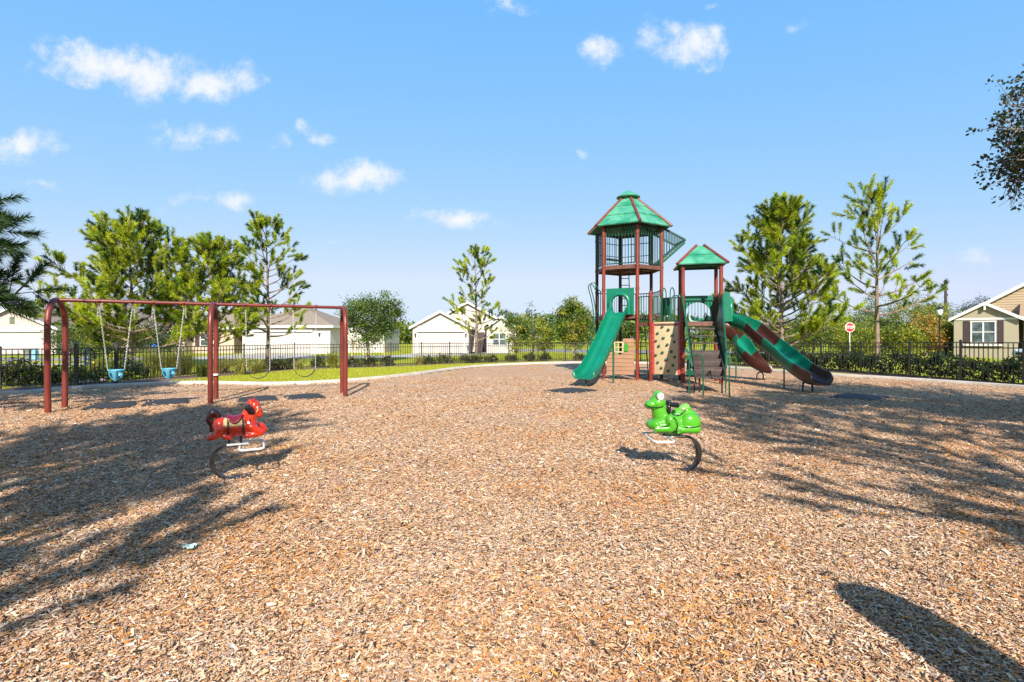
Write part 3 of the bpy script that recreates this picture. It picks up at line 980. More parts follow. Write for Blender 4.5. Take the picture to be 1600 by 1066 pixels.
def make_shrub(loc, rx, ry, h, nc, nl, size, seed, label, group=None, cols=OAK_C, name='shrub', sig=0.13, z0=0.05, stems=6, cat='shrub', aspect=0.5, rz=0.0):
    r = random.Random(seed)
    root = thing(name, label, cat, loc, rz, group)
    cs = []
    for i in range(nc):
        a = r.uniform(0, 6.28); e = math.asin(r.uniform(0.0, 1.0)); rad = r.uniform(0.35, 1.0) ** 0.5
        k = 0.85 + 0.2 * math.sin(3 * a + seed) + r.uniform(-0.1, 0.1)
        cs.append((rx * math.cos(a) * math.cos(e) * rad * k, ry * math.sin(a) * math.cos(e) * rad * k, z0 + (h - z0) * (math.sin(e) * rad * 0.9 + 0.06) * k))
    T = np.array([pick(r, cols) for _ in cs])
    link('foliage', leaf_cloud('foliage', np.array(cs), sig, nl, size, T, seed, aspect=aspect), M['leaf'], root)
    mb = MB()
    for i in range(stems):
        c = Vector(cs[r.randrange(nc)])
        mb.tube([Vector((r.uniform(-.05, .05), r.uniform(-.05, .05), -0.05)), c * 0.55 + Vector((0, 0, .02)), c], [0.014, 0.010, 0.004], 4, caps=False)
    mb.build('stem', M['oakbark'], root, smooth=60, fix=False)
    return root


def make_clump(loc, h, spread, n, seed, label, group=None, c1=(0.20, 0.22, 0.04), c2=(0.45, 0.38, 0.14), name='ornamental_grass', w=0.008, upright=0.35):
    r = np.random.RandomState(seed)
    K = 5
    a = r.uniform(0, 2 * np.pi, n); L = h * r.uniform(0.65, 1.25, n); e = np.clip(r.normal(upright, 0.28, n), 0.02, 1.2)
    b0 = r.normal(0, spread * 0.15, (n, 2))
    V = np.zeros((n, K, 2, 3))
    P = np.zeros((n, 3)); P[:, :2] = b0; P[:, 2] = -0.02
    ang = e.copy() * 0.5
    ww = w * r.uniform(0.6, 1.4, n)
    side = np.stack([-np.sin(a), np.cos(a), np.zeros(n)], 1)
    for k in range(K):
        wk = ww * (1 - k / (K - 0.6)) + 0.0008
        V[:, k, 0] = P - side * wk[:, None]; V[:, k, 1] = P + side * wk[:, None]
        st = L / (K - 1)
        P = P + np.stack([np.cos(a) * np.sin(ang) * st, np.sin(a) * np.sin(ang) * st, np.cos(ang) * st], 1)
        ang = ang + (0.28 + 0.5 * e) * (0.6 + 0.25 * k)
        P[:, 2] = np.maximum(P[:, 2], 0.02)
    base = np.array([(2 * k, 2 * k + 1, 2 * k + 3, 2 * k + 2) for k in range(K - 1)])
    Fc = (base[None] + (np.arange(n) * 2 * K)[:, None, None]).reshape(-1, 4)
    t = r.uniform(0, 1, (n, 1))
    c = (np.array(c1) * (1 - t) + np.array(c2) * t) * r.normal(1, .12, (n, 1))
    me = np_mesh(name, V.reshape(-1, 3), Fc, np.repeat(c.clip(0.01, 0.7), 2 * K, 0))
    o = link(name, me, M['blade'], None, loc)
    return tag(o, label, 'grass clump', group)
# ------------------------------------------------------------------ big play structure
PO = (5.4, 18.4, 0.0)
play = thing('play_structure', 'green and red-brown climbing tower with roofs, slides, stairs and a climbing wall', 'play structure', PO)


def part(mb, name, m, parent=None, smooth=35, bevel=0.0, label=None):
    o = mb.build(name, m, parent or play, PO if (parent is None or parent.get('_w')) else PO, smooth, bevel)
    if label: o['label'] = label
    return o


def sub(mb, name, m, parent, smooth=35, bevel=0.0, label=None):
    # parents under the play structure all sit at its origin
    o = mb.build(name, m, parent, PO, smooth, bevel)
    if label: o['label'] = label
    return o


def V3(p, z): return Vector((p[0], p[1], z))


def post(p, h, collars, r=0.064, z0=-0.05, capped=True, m='red'):
    mb = MB()
    pr = [(r, z0), (r, h)]
    prof = [(r, z0)]
    for c in sorted(collars):
        prof += [(r, c - 0.04), (r + 0.013, c - 0.036), (r + 0.013, c + 0.036), (r, c + 0.04)]
    prof += [(r, h - 0.02)]
    if capped: prof += [(r * 0.95, h + 0.01), (r * 0.6, h + 0.035), (0.005, h + 0.045)]
    mb.lathe(prof, 16, (p[0], p[1], 0))
    return part(mb, 'post', M[m], label='dark brown post' if m != 'red' else None)


C0 = Vector((4.53, 19.95)); RH = 1.27
HEX = []
for k in range(6):
    a = math.radians(-88 + 60 * k)
    HEX.append((C0.x + RH * math.cos(a), C0.y + RH * math.sin(a)))
# HEX 0 front, 1 right-front, 2 right-back, 3 back, 4 left-back, 5 left-front
DZ = 2.40; UZ = 4.25; EAVE = 5.72
for k in range(6):
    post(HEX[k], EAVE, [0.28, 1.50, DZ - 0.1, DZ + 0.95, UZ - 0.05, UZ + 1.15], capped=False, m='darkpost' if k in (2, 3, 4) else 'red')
SHORT = (4.93, 18.2)
post(SHORT, 3.18, [0.28, 2.08, 3.05])
SQ = [(5.82, 17.44), (7.00, 17.14), (7.30, 18.32), (6.12, 18.62)]   # FL FR BR BL
LZ = 2.10; LE = 4.05
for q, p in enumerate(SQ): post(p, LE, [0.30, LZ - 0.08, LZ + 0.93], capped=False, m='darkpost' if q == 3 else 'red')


def deck_poly(poly, z, t=0.07):
    mb = MB().prism([(p[0], p[1], z - t) for p in poly], (0, 0, t))
    # rolled edge and stiffening ribs underneath
    n = len(poly)
    for i in range(n):
        a = V3(poly[i], z - t - 0.04); b = V3(poly[(i + 1) % n], z - t - 0.04)
        mb.bar(a, b, 0.05, 0.075)
    cx = sum(p[0] for p in poly) / n; cy = sum(p[1] for p in poly) / n
    for i in range(n):
        mb.bar(V3(poly[i], z - t - 0.025), (cx, cy, z - t - 0.025), 0.04, 0.045)
    return mb


def shrink(poly, k):
    cx = sum(p[0] for p in poly) / len(poly); cy = sum(p[1] for p in poly) / len(poly)
    return [(cx + (p[0] - cx) * k, cy + (p[1] - cy) * k) for p in poly]


part(deck_poly(shrink(HEX, 0.99), DZ), 'deck', M['deck'])
part(deck_poly(shrink(HEX, 0.985), UZ), 'deck', M['deck'])
part(deck_poly(shrink(SQ, 0.97), LZ), 'deck', M['deck'])
part(deck_poly(shrink([HEX[0], SHORT, SQ[0], SQ[3], HEX[1]], 0.97), LZ + 0.02), 'deck', M['deck'])


def hexring(r, z):
    out = []
    for k in range(6):
        a = math.radians(-88 + 60 * k)
        out.append(Vector((C0.x + r * math.cos(a), C0.y + r * math.sin(a), z)))
    return out


# tower roof: overlapping moulded tiers, red hip covers and a cupola
tiers = [(1.62, 5.74, 1.17, 6.14), (1.19, 6.16, 0.74, 6.54), (0.76, 6.56, 0.33, 6.92)]
mb = MB()
for (r0, z0, r1, z1) in tiers:
    a = hexring(r0, z0); b = hexring(r1, z1); a2 = hexring(r0 - 0.03, z0 - 0.035); b2 = hexring(r1 - 0.05, z1 - 0.04)
    vs = a + b + a2 + b2
    fs = []
    for i in range(6):
        j = (i + 1) % 6
        fs += [(i, j, 6 + j, 6 + i), (12 + j, 12 + i, 18 + i, 18 + j), (i, 12 + i, 12 + j, j), (6 + i, 6 + j, 18 + j, 18 + i)]
    mb.add(vs, fs)
roof = part(mb, 'roof', M['roof_green'], smooth=20)
lo_ = hexring(1.66, 5.73); hi_ = hexring(0.32, 6.94)
for i in range(6):
    mb = MB().tube([lo_[i], lo_[i].lerp(hi_[i], 0.5) + Vector((0, 0, 0.01)), hi_[i]], 0.052, 8)
    for q in range(9):
        c = lo_[i].lerp(hi_[i], 0.08 + q * 0.1)
        mb.tube([c + Vector((0, 0, 0.03)), c + Vector((0, 0, 0.062))], 0.018, 6)
    sub(mb, 'ridge', M['red_roof'], roof)
mb = MB().lathe([(0.27, 6.86), (0.27, 7.02), (0.24, 7.03)], 18, (C0.x, C0.y, 0))
mb.lathe([(0.45, 6.99), (0.46, 7.02), (0.33, 7.11), (0.20, 7.19), (0.06, 7.27), (0.01, 7.28)], 18, (C0.x, C0.y, 0))
sub(mb, 'cupola', M['roof_green'], roof)
# roof frame under the eave
mb = MB()
e_ = hexring(RH, EAVE - 0.02)
for i in range(6):
    mb.tube([e_[i], e_[(i + 1) % 6]], 0.035, 6)
    mb.tube([e_[i], Vector((C0.x, C0.y, 6.75))], 0.03, 6)
part(mb, 'roof_frame', M['black'])


def railing(a, b, z0, z1, gap=0.11, r=0.011, rr=0.019, loops=False):
    a = Vector((a[0], a[1], 0)); b = Vector((b[0], b[1], 0))
    d = b - a; L = d.length; u = d / L
    a = a + u * 0.085; b = b - u * 0.085; L -= 0.17
    mb = MB()
    A0 = a + Vector((0, 0, z0)); B0 = b + Vector((0, 0, z0)); A1 = a + Vector((0, 0, z1)); B1 = b + Vector((0, 0, z1))
    mb.tube([A0, B0], rr, 6); mb.tube([A1, B1], rr, 6)
    mb.tube([A0, A1], rr, 6); mb.tube([B0, B1], rr, 6)
    n = max(2, int(round(L / gap)))
    for i in range(1, n):
        p = a + u * (L * i / n)
        mb.tube([p + Vector((0, 0, z0)), p + Vector((0, 0, z1))], r, 5, caps=False)
    return mb


# caged upper storey
for i in range(6):
    a, b = HEX[i], HEX[(i + 1) % 6]
    if i == 1: continue          # the bay opens here
    mb = railing(a, b, UZ + 0.06, EAVE - 0.06, 0.125, 0.011)
    a3, b3 = V3(a, UZ + 1.12), V3(b, UZ + 1.12)
    mb.tube([a3, b3], 0.016, 6)
    a3, b3 = V3(a, UZ + 0.62), V3(b, UZ + 0.62)
    if i in (2, 3, 4): mb.tube([a3, b3], 0.014, 6)
    part(mb, 'cage', M['cage'])
# low solid bench boards inside the cage
part(MB().bar(V3((3.75, 20.35), UZ + 0.42), V3((4.35, 20.8), UZ + 0.42), 0.22, 0.05), 'bench_board', M['green'], bevel=0.01)

# wedge-shaped caged bay leaning out of the right side
F1 = Vector(HEX[1]); F2 = Vector(HEX[2])
nrm = Vector((F2.y - F1.y, -(F2.x - F1.x))).normalized()
mb = MB()
top0, bot0, tip = 5.74, 4.30, 5.16
OUT = 0.93
a0 = Vector((F1.x, F1.y, 0)); a1 = Vector((F2.x, F2.y, 0)); n3 = Vector((nrm.x, nrm.y, 0))
a0 = a0.lerp(a1, 0.04); a1b = a0.lerp(a1, 0.94)
flo = MB().prism([a0 + Vector((0, 0, bot0)), a0 + n3 * OUT + Vector((0, 0, tip - 0.03)), a0 + n3 * OUT + Vector((0, 0, tip + 0.10)), a0 + Vector((0, 0, bot0 + 0.16))], a1b - a0)
bay = part(flo, 'bay_floor', M['green'], bevel=0.012)
mb = MB()
for q in (a0, a1b):
    mb.bar(q + Vector((0, 0, top0)), q + n3 * OUT + Vector((0, 0, tip + 0.10)), 0.05, 0.075)
    for k in range(1, 9):
        t = k / 9
        mb.tube([q + n3 * OUT * t + Vector((0, 0, bot0 + 0.1 + (tip - bot0 - 0.05) * t)), q + n3 * OUT * t + Vector((0, 0, top0 + (tip + 0.1 - top0) * t))], 0.0105, 5, caps=False)
mb.bar(a0 + n3 * OUT + Vector((0, 0, tip + 0.1)), a1b + n3 * OUT + Vector((0, 0, tip + 0.1)), 0.05, 0.06)
for k in range(1, 9):
    q = a0.lerp(a1b, k / 9)
    mb.tube([q + Vector((0, 0, top0)), q + n3 * OUT + Vector((0, 0, tip + 0.1))], 0.0105, 5, caps=False)
part(mb, 'bay_cage', M['cage'])

# second roof
def sqring(r, z):
    c = Vector(((SQ[0][0] + SQ[2][0]) / 2, (SQ[0][1] + SQ[2][1]) / 2))
    return [Vector((c.x + (p[0] - c.x) * r, c.y + (p[1] - c.y) * r, z)) for p in SQ]


mb = MB()
for (r0, z0, r1, z1) in [(1.30, 4.05, 0.78, 4.37), (0.80, 4.39, 0.20, 4.74)]:
    a = sqring(r0, z0); b = sqring(r1, z1); a2 = sqring(r0 - 0.04, z0 - 0.035); b2 = sqring(r1 - 0.05, z1 - 0.04)
    vs = a + b + a2 + b2; fs = []
    for i in range(4):
        j = (i + 1) % 4
        fs += [(i, j, 4 + j, 4 + i), (12 - 4 + j, 12 - 4 + i, 12 + i, 12 + j), (i, 8 + i, 8 + j, j), (4 + i, 4 + j, 12 + j, 12 + i)]
    if r1 < 0.3: fs.append((4, 5, 6, 7))
    mb.add(vs, fs)
roof2 = part(mb, 'roof', M['roof_green'], smooth=20)
lo_ = sqring(1.33, 4.04); hi_ = sqring(0.20, 4.76)
for i in range(4):
    sub(MB().tube([lo_[i], hi_[i]], 0.05, 8), 'ridge', M['red_roof'], roof2)
mb = MB(); e_ = sqring(1.0, LE - 0.02)
for i in range(4): mb.tube([e_[i], e_[(i + 1) % 4]], 0.032, 6)
part(mb, 'roof_frame', M['black'])

# deck railings
for (a, b, z) in ((HEX[1], HEX[2], DZ), (HEX[2], HEX[3], DZ), (HEX[3], HEX[4], DZ), (HEX[5], HEX[0], DZ)):
    if (a, b) == (HEX[5], HEX[0]): continue
    part(railing(a, b, z + 0.06, z + 0.93), 'railing', M['green'])
part(railing(HEX[0], SHORT, LZ + 0.06, LZ + 0.93), 'railing', M['green'])
part(railing(SQ[3], HEX[1], LZ + 0.06, LZ + 0.93), 'railing', M['green'])
# barrier board beyond the middle deck
mid = (Vector(SQ[3]) + Vector(HEX[1])) / 2
part(MB().bar(V3(HEX[1], LZ + 0.6), V3((mid.x, mid.y), LZ + 0.6), 0.03, 0.62), 'barrier_board', M['green'], bevel=0.01)
# rail loops either side of the climbing wall and a hand arch over it
s2 = Vector(SHORT); q0 = Vector(SQ[0]); du = (q0 - s2).normalized()
for (t0, t1) in ((0.08, 0.36), (0.78, 1.09)):
    p = s2 + du * t0; q = s2 + du * t1
    mb = MB().tube([V3(p, LZ + 0.04), V3(p, LZ + 0.80), V3(p + du * 0.05, LZ + 0.9), V3(q - du * 0.05, LZ + 0.9), V3(q, LZ + 0.80), V3(q, LZ + 0.04)], 0.019, 8)
    for k in (1, 2):
        m_ = p.lerp(q, k / 3); mb.tube([V3(m_, LZ + 0.04), V3(m_, LZ + 0.88)], 0.011, 5, caps=False)
    part(mb, 'railing', M['green'])
for off in (0.42, 0.72):
    p = s2 + du * off
    bk = Vector((-du.y, du.x)) * 0.35
    pts = [V3(p, LZ + 0.04), V3(p, LZ + 1.0)]
    for k in range(1, 6):
        a = PI * k / 6
        pts.append(V3(p + bk * (0.5 - 0.5 * math.cos(a)), LZ + 1.0 + 0.20 * math.sin(a)))
    pts += [V3(p + bk, LZ + 1.0), V3(p + bk, LZ + 0.04)]
    part(MB().tube(pts, 0.018, 8), 'hand_loop', M['green'])

# climbing wall
w0 = s2 + du * 0.10; w1 = s2 + du * 1.06
nw = Vector((du.y, -du.x)); nw = nw if nw.y < 0 else -nw
bw = Vector((nw.x, nw.y, 0))
wall = part(MB().prism([V3(w0, 0.27), V3(w1, 0.27), V3(w1, LZ), V3(w0, LZ)], -bw * 0.05), 'climbing_wall', M['tan'], bevel=0.008)
for (e, sg) in ((w0, -1), (w1, 1)):
    pts = []
    for k in range(37):
        z = 0.28 + (LZ - 0.30) * k / 36
        pts.append(V3(e + du * sg * (0.01 + 0.035 * abs(math.sin(k * 0.87))), z))
    pts2 = pts + [V3(e - du * sg * 0.045, LZ - 0.02), V3(e - du * sg * 0.045, 0.28)]
    sub(MB().prism([p + bw * 0.004 for p in pts2], bw * 0.02), 'edge_strip', M['pink'], wall)
rh = random.Random(4)
spots = [(.33, .95), (.60, .89), (.13, .82), (.77, .78), (.38, .72), (.06, .66), (.84, .64), (.55, .58), (.18, .55), (.34, .42), (.72, .44), (.05, .36),
         (.86, .33), (.50, .27), (.14, .21), (.78, .16), (.30, .10), (.58, .04)]
for (t, hz_) in spots:
    p = w0.lerp(w1, 0.06 + 0.88 * t); c = V3(p, 0.33 + hz_ * (LZ - 0.42)) + bw * 0.012
    Mx = Matrix((( du.x, bw.x, 0), (du.y, bw.y, 0), (0, 0, 1))).transposed() if False else Matrix(((du.x, nw.x, 0), (du.y, nw.y, 0), (0, 0, 1)))
    hb = MB()
    a = rh.uniform(0, 6.28); n = 9
    out = [(0.052 * rh.uniform(.7, 1.15) * math.cos(a + 2 * PI * k / n), 0.052 * rh.uniform(.7, 1.15) * math.sin(a + 2 * PI * k / n)) for k in range(n)]
    vs = [c + Mx @ Vector((x, 0.0, y)) for (x, y) in out] + [c + Mx @ Vector((x * .75, 0.042, y * .75 + .006)) for (x, y) in out] + [c + Mx @ Vector((0, .055, .008))]
    fs = [(i, (i + 1) % n, n + (i + 1) % n, n + i) for i in range(n)] + [(n + i, n + (i + 1) % n, 2 * n) for i in range(n)] + [tuple(range(n - 1, -1, -1))]
    hb.add(vs, fs)
    sub(hb, 'climbing_hold', M['green'], wall, smooth=60)

# house-front panel under the tower
h0 = Vector(HEX[5]); h1 = Vector(HEX[0]); hd = (h1 - h0).normalized()
hn = Vector((hd.y, -hd.x)); hn = hn if hn.y < 0 else -hn
hb3 = Vector((hn.x, hn.y, 0))
p0 = h0 + hd * 0.12; p1 = h1 - hd * 0.12
Lh = (p1 - p0).length
ZB, ZT = 0.19, 1.52
zw0, zw1, xw0, xw1 = 1.02, 1.38, 0.30, 0.62
mb = MB()
nb_ = 9
for k in range(nb_):      # lap siding boards, each a thin wedge; window opening left out
    za = ZB + (ZT - ZB) * k / nb_; zb = ZB + (ZT - ZB) * (k + 1) / nb_
    spans = [(0, Lh)]
    if zb > zw0 and za < zw1: spans = [(0, xw0), (xw1, Lh)]
    for (xa, xb) in spans:
        a = p0 + hd * xa; b = p0 + hd * xb
        vs = [V3(a, za) + hb3 * 0.030, V3(b, za) + hb3 * 0.030, V3(b, zb) + hb3 * 0.012, V3(a, zb) + hb3 * 0.012,
              V3(a, za) - hb3 * 0.01, V3(b, za) - hb3 * 0.01, V3(b, zb) - hb3 * 0.01, V3(a, zb) - hb3 * 0.01]
        mb.add(vs, [(0, 1, 2, 3), (7, 6, 5, 4), (0, 4, 5, 1), (3, 2, 6, 7), (0, 3, 7, 4), (1, 5, 6, 2)])
hp = part(mb, 'house_panel', M['wood_panel'], smooth=0)
mb = MB()
def hpt(x, z, o): return V3(p0 + hd * x, z) + hb3 * o
for (a, b) in (((xw0 - .02, zw0), (xw1 + .02, zw0)), ((xw0 - .02, zw1), (xw1 + .02, zw1))):
    mb.bar(hpt(a[0], a[1], .035), hpt(b[0], b[1], .035), 0.05, 0.05)
for x in (xw0, xw1): mb.bar(hpt(x, zw0, .036), hpt(x, zw1, .036), 0.05, 0.05)
mb.bar(hpt((xw0 + xw1) / 2, zw0, .03), hpt((xw0 + xw1) / 2, zw1, .03), 0.03, 0.03)
mb.bar(hpt(xw0, (zw0 + zw1) / 2, .028), hpt(xw1, (zw0 + zw1) / 2, .028), 0.03, 0.03)
sub(mb, 'window_frame', M['tan'], hp, bevel=0.006)
for x in (xw0 - 0.125, xw1 + 0.125):
    mb = MB()
    out = [(-.07, -.15), (.07, -.15), (.08, -.05), (.07, .10), (.0, .17), (-.07, .10), (-.08, -.05)]
    mb.prism([hpt(x + a, 1.2 + b, .032) for (a, b) in out], hb3 * 0.022)
    sub(mb, 'shutter', M['leafgreen'], hp)


# ---- slides
def bez(P, n):
    """Catmull-Rom through points"""
    P = [Vector(p) for p in P]; out = []
    for i in range(len(P) - 1):
        a = P[max(i - 1, 0)]; b = P[i]; c = P[i + 1]; d = P[min(i + 2, len(P) - 1)]
        for k in range(n):
            t = k / n
            out.append(0.5 * ((2 * b) + (c - a) * t + (2 * a - 5 * b + 4 * c - d) * t * t + (3 * b - a - 3 * c + d) * t ** 3))
    out.append(P[-1]); return out


SP = [(-.36, .20), (-.345, .235), (-.31, .235), (-.275, .10), (-.235, .025), (-.14, .0), (-.05, .012), (0, .028), (.05, .012), (.14, .0), (.235, .025),
      (.275, .10), (.31, .235), (.345, .235), (.36, .20), (.31, -.01), (.24, -.045), (-.24, -.045), (-.31, -.01)]


SPD = [(-.335, .27), (-.322, .325), (-.29, .325), (-.262, .15), (-.225, .04), (-.14, .0), (0, -.008), (.14, .0), (.225, .04),
       (.262, .15), (.29, .325), (.322, .325), (.335, .27), (.30, .03), (.235, -.05), (0, -.065), (-.235, -.05), (-.30, .03)]


def slide_mesh(path, i0, i1, prof=SP, flare=None):
    mb = MB(); k = len(path); n = len(prof)
    vs = []
    for i in range(i0, i1 + 1):
        t = (path[min(i + 1, k - 1)] - path[max(i - 1, 0)]).normalized()
        lat = t.cross(Vector((0, 0, 1))).normalized(); up = lat.cross(t).normalized()
        f = i / (k - 1)
        wd = 1.0; sd = 1.0
        if f > 0.9: sd = 1.0 - 0.55 * ((f - 0.9) / 0.1) ** 1.5; wd = 1.0 + 0.04 * (f - 0.9) / 0.1
        for (a, b) in prof:
            bb = b * (sd if b > 0.03 else 1)
            vs.append(path[i] + lat * a * wd + up * bb)
    m = i1 - i0
    fs = []
    for i in range(m):
        for j in range(n):
            j2 = (j + 1) % n
            fs.append((i * n + j, i * n + j2, (i + 1) * n + j2, (i + 1) * n + j))
    fs.append(tuple(range(n - 1, -1, -1))); fs.append(tuple(m * n + j for j in range(n)))
    mb.add(vs, fs)
    return mb


def hood(c, lat, out, z, w=1.02, h=0.98, ow=0.62, oh=0.72, t=0.07, arch_r=0.075):
    """moulded entrance panel with an arched opening and a thick rolled arch in front"""
    lat = Vector((lat[0], lat[1], 0)).normalized(); out = Vector((out[0], out[1], 0)).normalized()
    c = Vector((c[0], c[1], z))
    inn = [(-ow / 2, 0.0), (-ow / 2, oh - ow / 2)]
    for k in range(1, 12):
        a = PI - PI * k / 12
        inn.append((ow / 2 * math.cos(a), oh - ow / 2 + ow / 2 * math.sin(a)))
    inn += [(ow / 2, oh - ow / 2), (ow / 2, 0.0)]
    outr = []
    for (x, y) in inn:
        if y < 0.01 or abs(x) > ow / 2 - 1e-4 and y <= oh - ow / 2 + 1e-6:
            outr.append((w / 2 * (1 if x > 0 else -1), y if y > 0.01 else 0.0))
        else:
            dx, dy = x, y - (oh - ow / 2)
            s = min((w / 2) / max(abs(dx), 1e-6), (h - (oh - ow / 2)) / max(abs(dy), 1e-6))
            outr.append((dx * s, dy * s + oh - ow / 2))
    # snap nearest points to the upper corners
    for sx in (-1, 1):
        q = min(range(len(outr)), key=lambda i: (outr[i][0] - sx * w / 2) ** 2 + (outr[i][1] - h) ** 2)
        outr[q] = (sx * w / 2, h)
    n = len(inn); vs = []
    for o_ in (0, t):
        for (x, y) in inn: vs.append(c + lat * x + Vector((0, 0, y)) + out * o_)
        for (x, y) in outr: vs.append(c + lat * x + Vector((0, 0, y)) + out * o_)
    fs = []
    for i in range(n - 1):
        fs += [(i, i + 1, n + i + 1, n + i), (2 * n + i + 1, 2 * n + i, 3 * n + i, 3 * n + i + 1),
               (i + 1, i, 2 * n + i, 2 * n + i + 1), (n + i, n + i + 1, 3 * n + i + 1, 3 * n + i)]
    fs += [(0, n, 3 * n, 2 * n), (n - 1, 2 * n + n - 1, 3 * n + n - 1, n + n - 1)]
    mb = MB().add(vs, fs)
    arch = [c + lat * (x * 1.12) + Vector((0, 0, y * 1.06)) + out * (t + 0.05) for (x, y) in inn]
    mb.tube(arch, arch_r, 10)
    return mb


def leg_tube(p, h, r=0.028, foot=True):
    return MB().tube([(p[0], p[1], -0.05), (p[0], p[1], h)], r, 10)


# front slide
fc = (Vector(HEX[5]) + Vector(HEX[0])) / 2
fo = Vector((fc.x - C0.x, fc.y - C0.y)).normalized()
lat1 = Vector((-fo.y, fo.x))
s_dir = (Vector((2.22, 16.02)) - fc).normalized()
Lp = (Vector((2.22, 16.02)) - fc).length
path = bez([V3(fc - s_dir * 0.05, DZ + .05), V3(fc + s_dir * 0.30, DZ - 0.02), V3(fc + s_dir * (Lp * 0.40), 1.48), V3(fc + s_dir * (Lp * 0.70), 0.70), V3(fc + s_dir * (Lp * 0.87), 0.37),
            V3(fc + s_dir * (Lp * 0.95), 0.31), V3(fc + s_dir * Lp, 0.30)], 7)
sl1 = part(slide_mesh(path, 0, len(path) - 1), 'slide', M['slide'], smooth=50, label='straight green front slide')
sub(hood(fc, lat1, fo, DZ), 'slide_hood', M['slide'], sl1, smooth=50)
e1 = fc + s_dir * (Lp * 0.93)
sub(leg_tube(e1, 0.28), 'slide_leg', M['green'], sl1)
m1 = fc + s_dir * (Lp * 0.45) + Vector((s_dir.y, -s_dir.x)) * -0.30
sub(leg_tube(m1, 1.34, 0.032), 'slide_leg', M['green'], sl1)

# long wave slide to the right
rc = (Vector(SQ[1]) + Vector(SQ[2])) / 2
ro = Vector((0.97, -0.25)).normalized()
end2 = Vector((8.50, 14.02))
path = bez([V3(rc, LZ + .05), V3(rc + ro * 0.40, LZ - 0.03), V3((7.88, 17.05), 1.80), V3((8.06, 16.35), 1.36), V3((8.22, 15.7), 0.98), V3((8.32, 15.0), 0.60),
            V3((8.42, 14.48), 0.37), V3(end2 + Vector((-.03, .2)), 0.31), V3(end2, 0.30)], 8)
K2 = len(path) - 1
sl2 = part(slide_mesh(path, 0, 17, SPD), 'slide', M['slide'], smooth=50, label='long green and brown wave slide on the right')
sub(slide_mesh(path, 17, 26, SPD), 'slide_section', M['slide_brown'], sl2, smooth=50, label='brown upper section')
sub(slide_mesh(path, 26, 42, SPD), 'slide_section', M['slide'], sl2, smooth=50, label='green middle section')
sub(slide_mesh(path, 42, K2, SPD), 'slide_section', M['slide_brown'], sl2, smooth=50, label='dark brown end section')
sub(hood(rc + ro * 0.02, (ro.y, -ro.x), ro, LZ, t=0.28), 'slide_hood', M['slide'], sl2, smooth=50)
pm_ = path[34]; sub(leg_tube((pm_.x, pm_.y), pm_.z - 0.03, 0.022), 'slide_leg', M['green'], sl2)


def foot_arch(p, d, w, h, r=0.026):
    d = Vector(d).normalized(); pts = []
    for k in range(0, 9):
        a = PI * k / 8
        pts.append(V3(Vector(p) + d * (w / 2 * math.cos(a)), h * 0.45 + h * 0.55 * math.sin(a)))
    pts = [V3(Vector(p) + d * (w / 2), -0.05)] + pts + [V3(Vector(p) - d * (w / 2), -0.05)]
    return MB().tube(pts, r, 8)


sub(foot_arch((8.44, 14.62), (0.9, 0.3), 0.36, 0.36), 'foot_arch', M['black'], sl2)

# curving slide behind
bc_ = (Vector(SQ[2]) + Vector(SQ[3])) / 2
bo = Vector((0.25, 0.97)).normalized()
path = bez([V3(bc_, LZ + .05), V3(bc_ + bo * 0.40, LZ - 0.02), V3((7.45, 19.72), 1.98), V3((8.15, 19.85), 1.78), V3((8.58, 19.55), 1.36), V3((8.70, 19.15), 0.92), V3((8.88, 18.85), 0.56),
            V3((9.14, 18.62), 0.36), V3((9.36, 18.48), 0.32)], 6)
K3 = len(path) - 1
sl3 = part(slide_mesh(path, 0, 14, SPD), 'slide', M['slide'], smooth=50, label='curved green and brown slide at the back')
sub(slide_mesh(path, 14, 23, SPD), 'slide_section', M['slide_brown'], sl3, smooth=50, label='brown upper section')
sub(slide_mesh(path, 23, 31, SPD), 'slide_section', M['slide'], sl3, smooth=50, label='green middle section')
sub(slide_mesh(path, 31, K3, SPD), 'slide_section', M['slide_brown'], sl3, smooth=50, label='dark brown end section')
part(railing(SQ[2], SQ[3], LZ + 0.06, LZ + 0.80), 'railing', M['green'])
sub(hood(bc_ + bo * 0.04, (bo.y, -bo.x), bo, LZ, w=1.10, h=0.97, ow=0.90, oh=0.74, arch_r=0.05), 'slide_hood', M['slide'], sl3, smooth=50)
sub(leg_tube((8.40, 19.2), 0.95, 0.024), 'slide_leg', M['green'], sl3)
sub(foot_arch((9.05, 18.68), (0.7, 0.5), 0.46, 0.30), 'foot_arch', M['black'], sl3)

# ---- stairs
st_top = (Vector(SQ[0]) + Vector(SQ[1])) / 2
sd_ = Vector((-0.27, -0.963)).normalized(); sl_ = Vector((0.963, -0.27))
NS = 7; RUN = 2.75; ZL = 0.45
mb = MB()
for k in range(NS):
    z = LZ - (LZ - ZL) * (k + 1) / NS
    s0 = RUN * k / NS; s1 = RUN * (k + 1) / NS
    if k == NS - 1: s1 += 0.30
    a = st_top + sd_ * s0; b = st_top + sd_ * s1
    hw = 0.40
    poly = [a + sl_ * hw, a - sl_ * hw, b - sl_ * hw, b + sl_ * hw]
    mb.prism([V3(p, z - 0.045) for p in poly], (0, 0, 0.045))
    # riser plate behind the tread
    rz = (LZ - ZL) / NS
    if k < 4: continue      # the upper steps are open at the back
    mb.prism([V3(a + sl_ * hw + sd_ * 0.006, z), V3(a - sl_ * hw + sd_ * 0.006, z), V3(a - sl_ * hw + sd_ * 0.006, z + rz - 0.05), V3(a + sl_ * hw + sd_ * 0.006, z + rz - 0.05)],
             V3(sd_ * 0.014, 0))
stairs = part(mb, 'stairs', M['stair'], bevel=0.006)
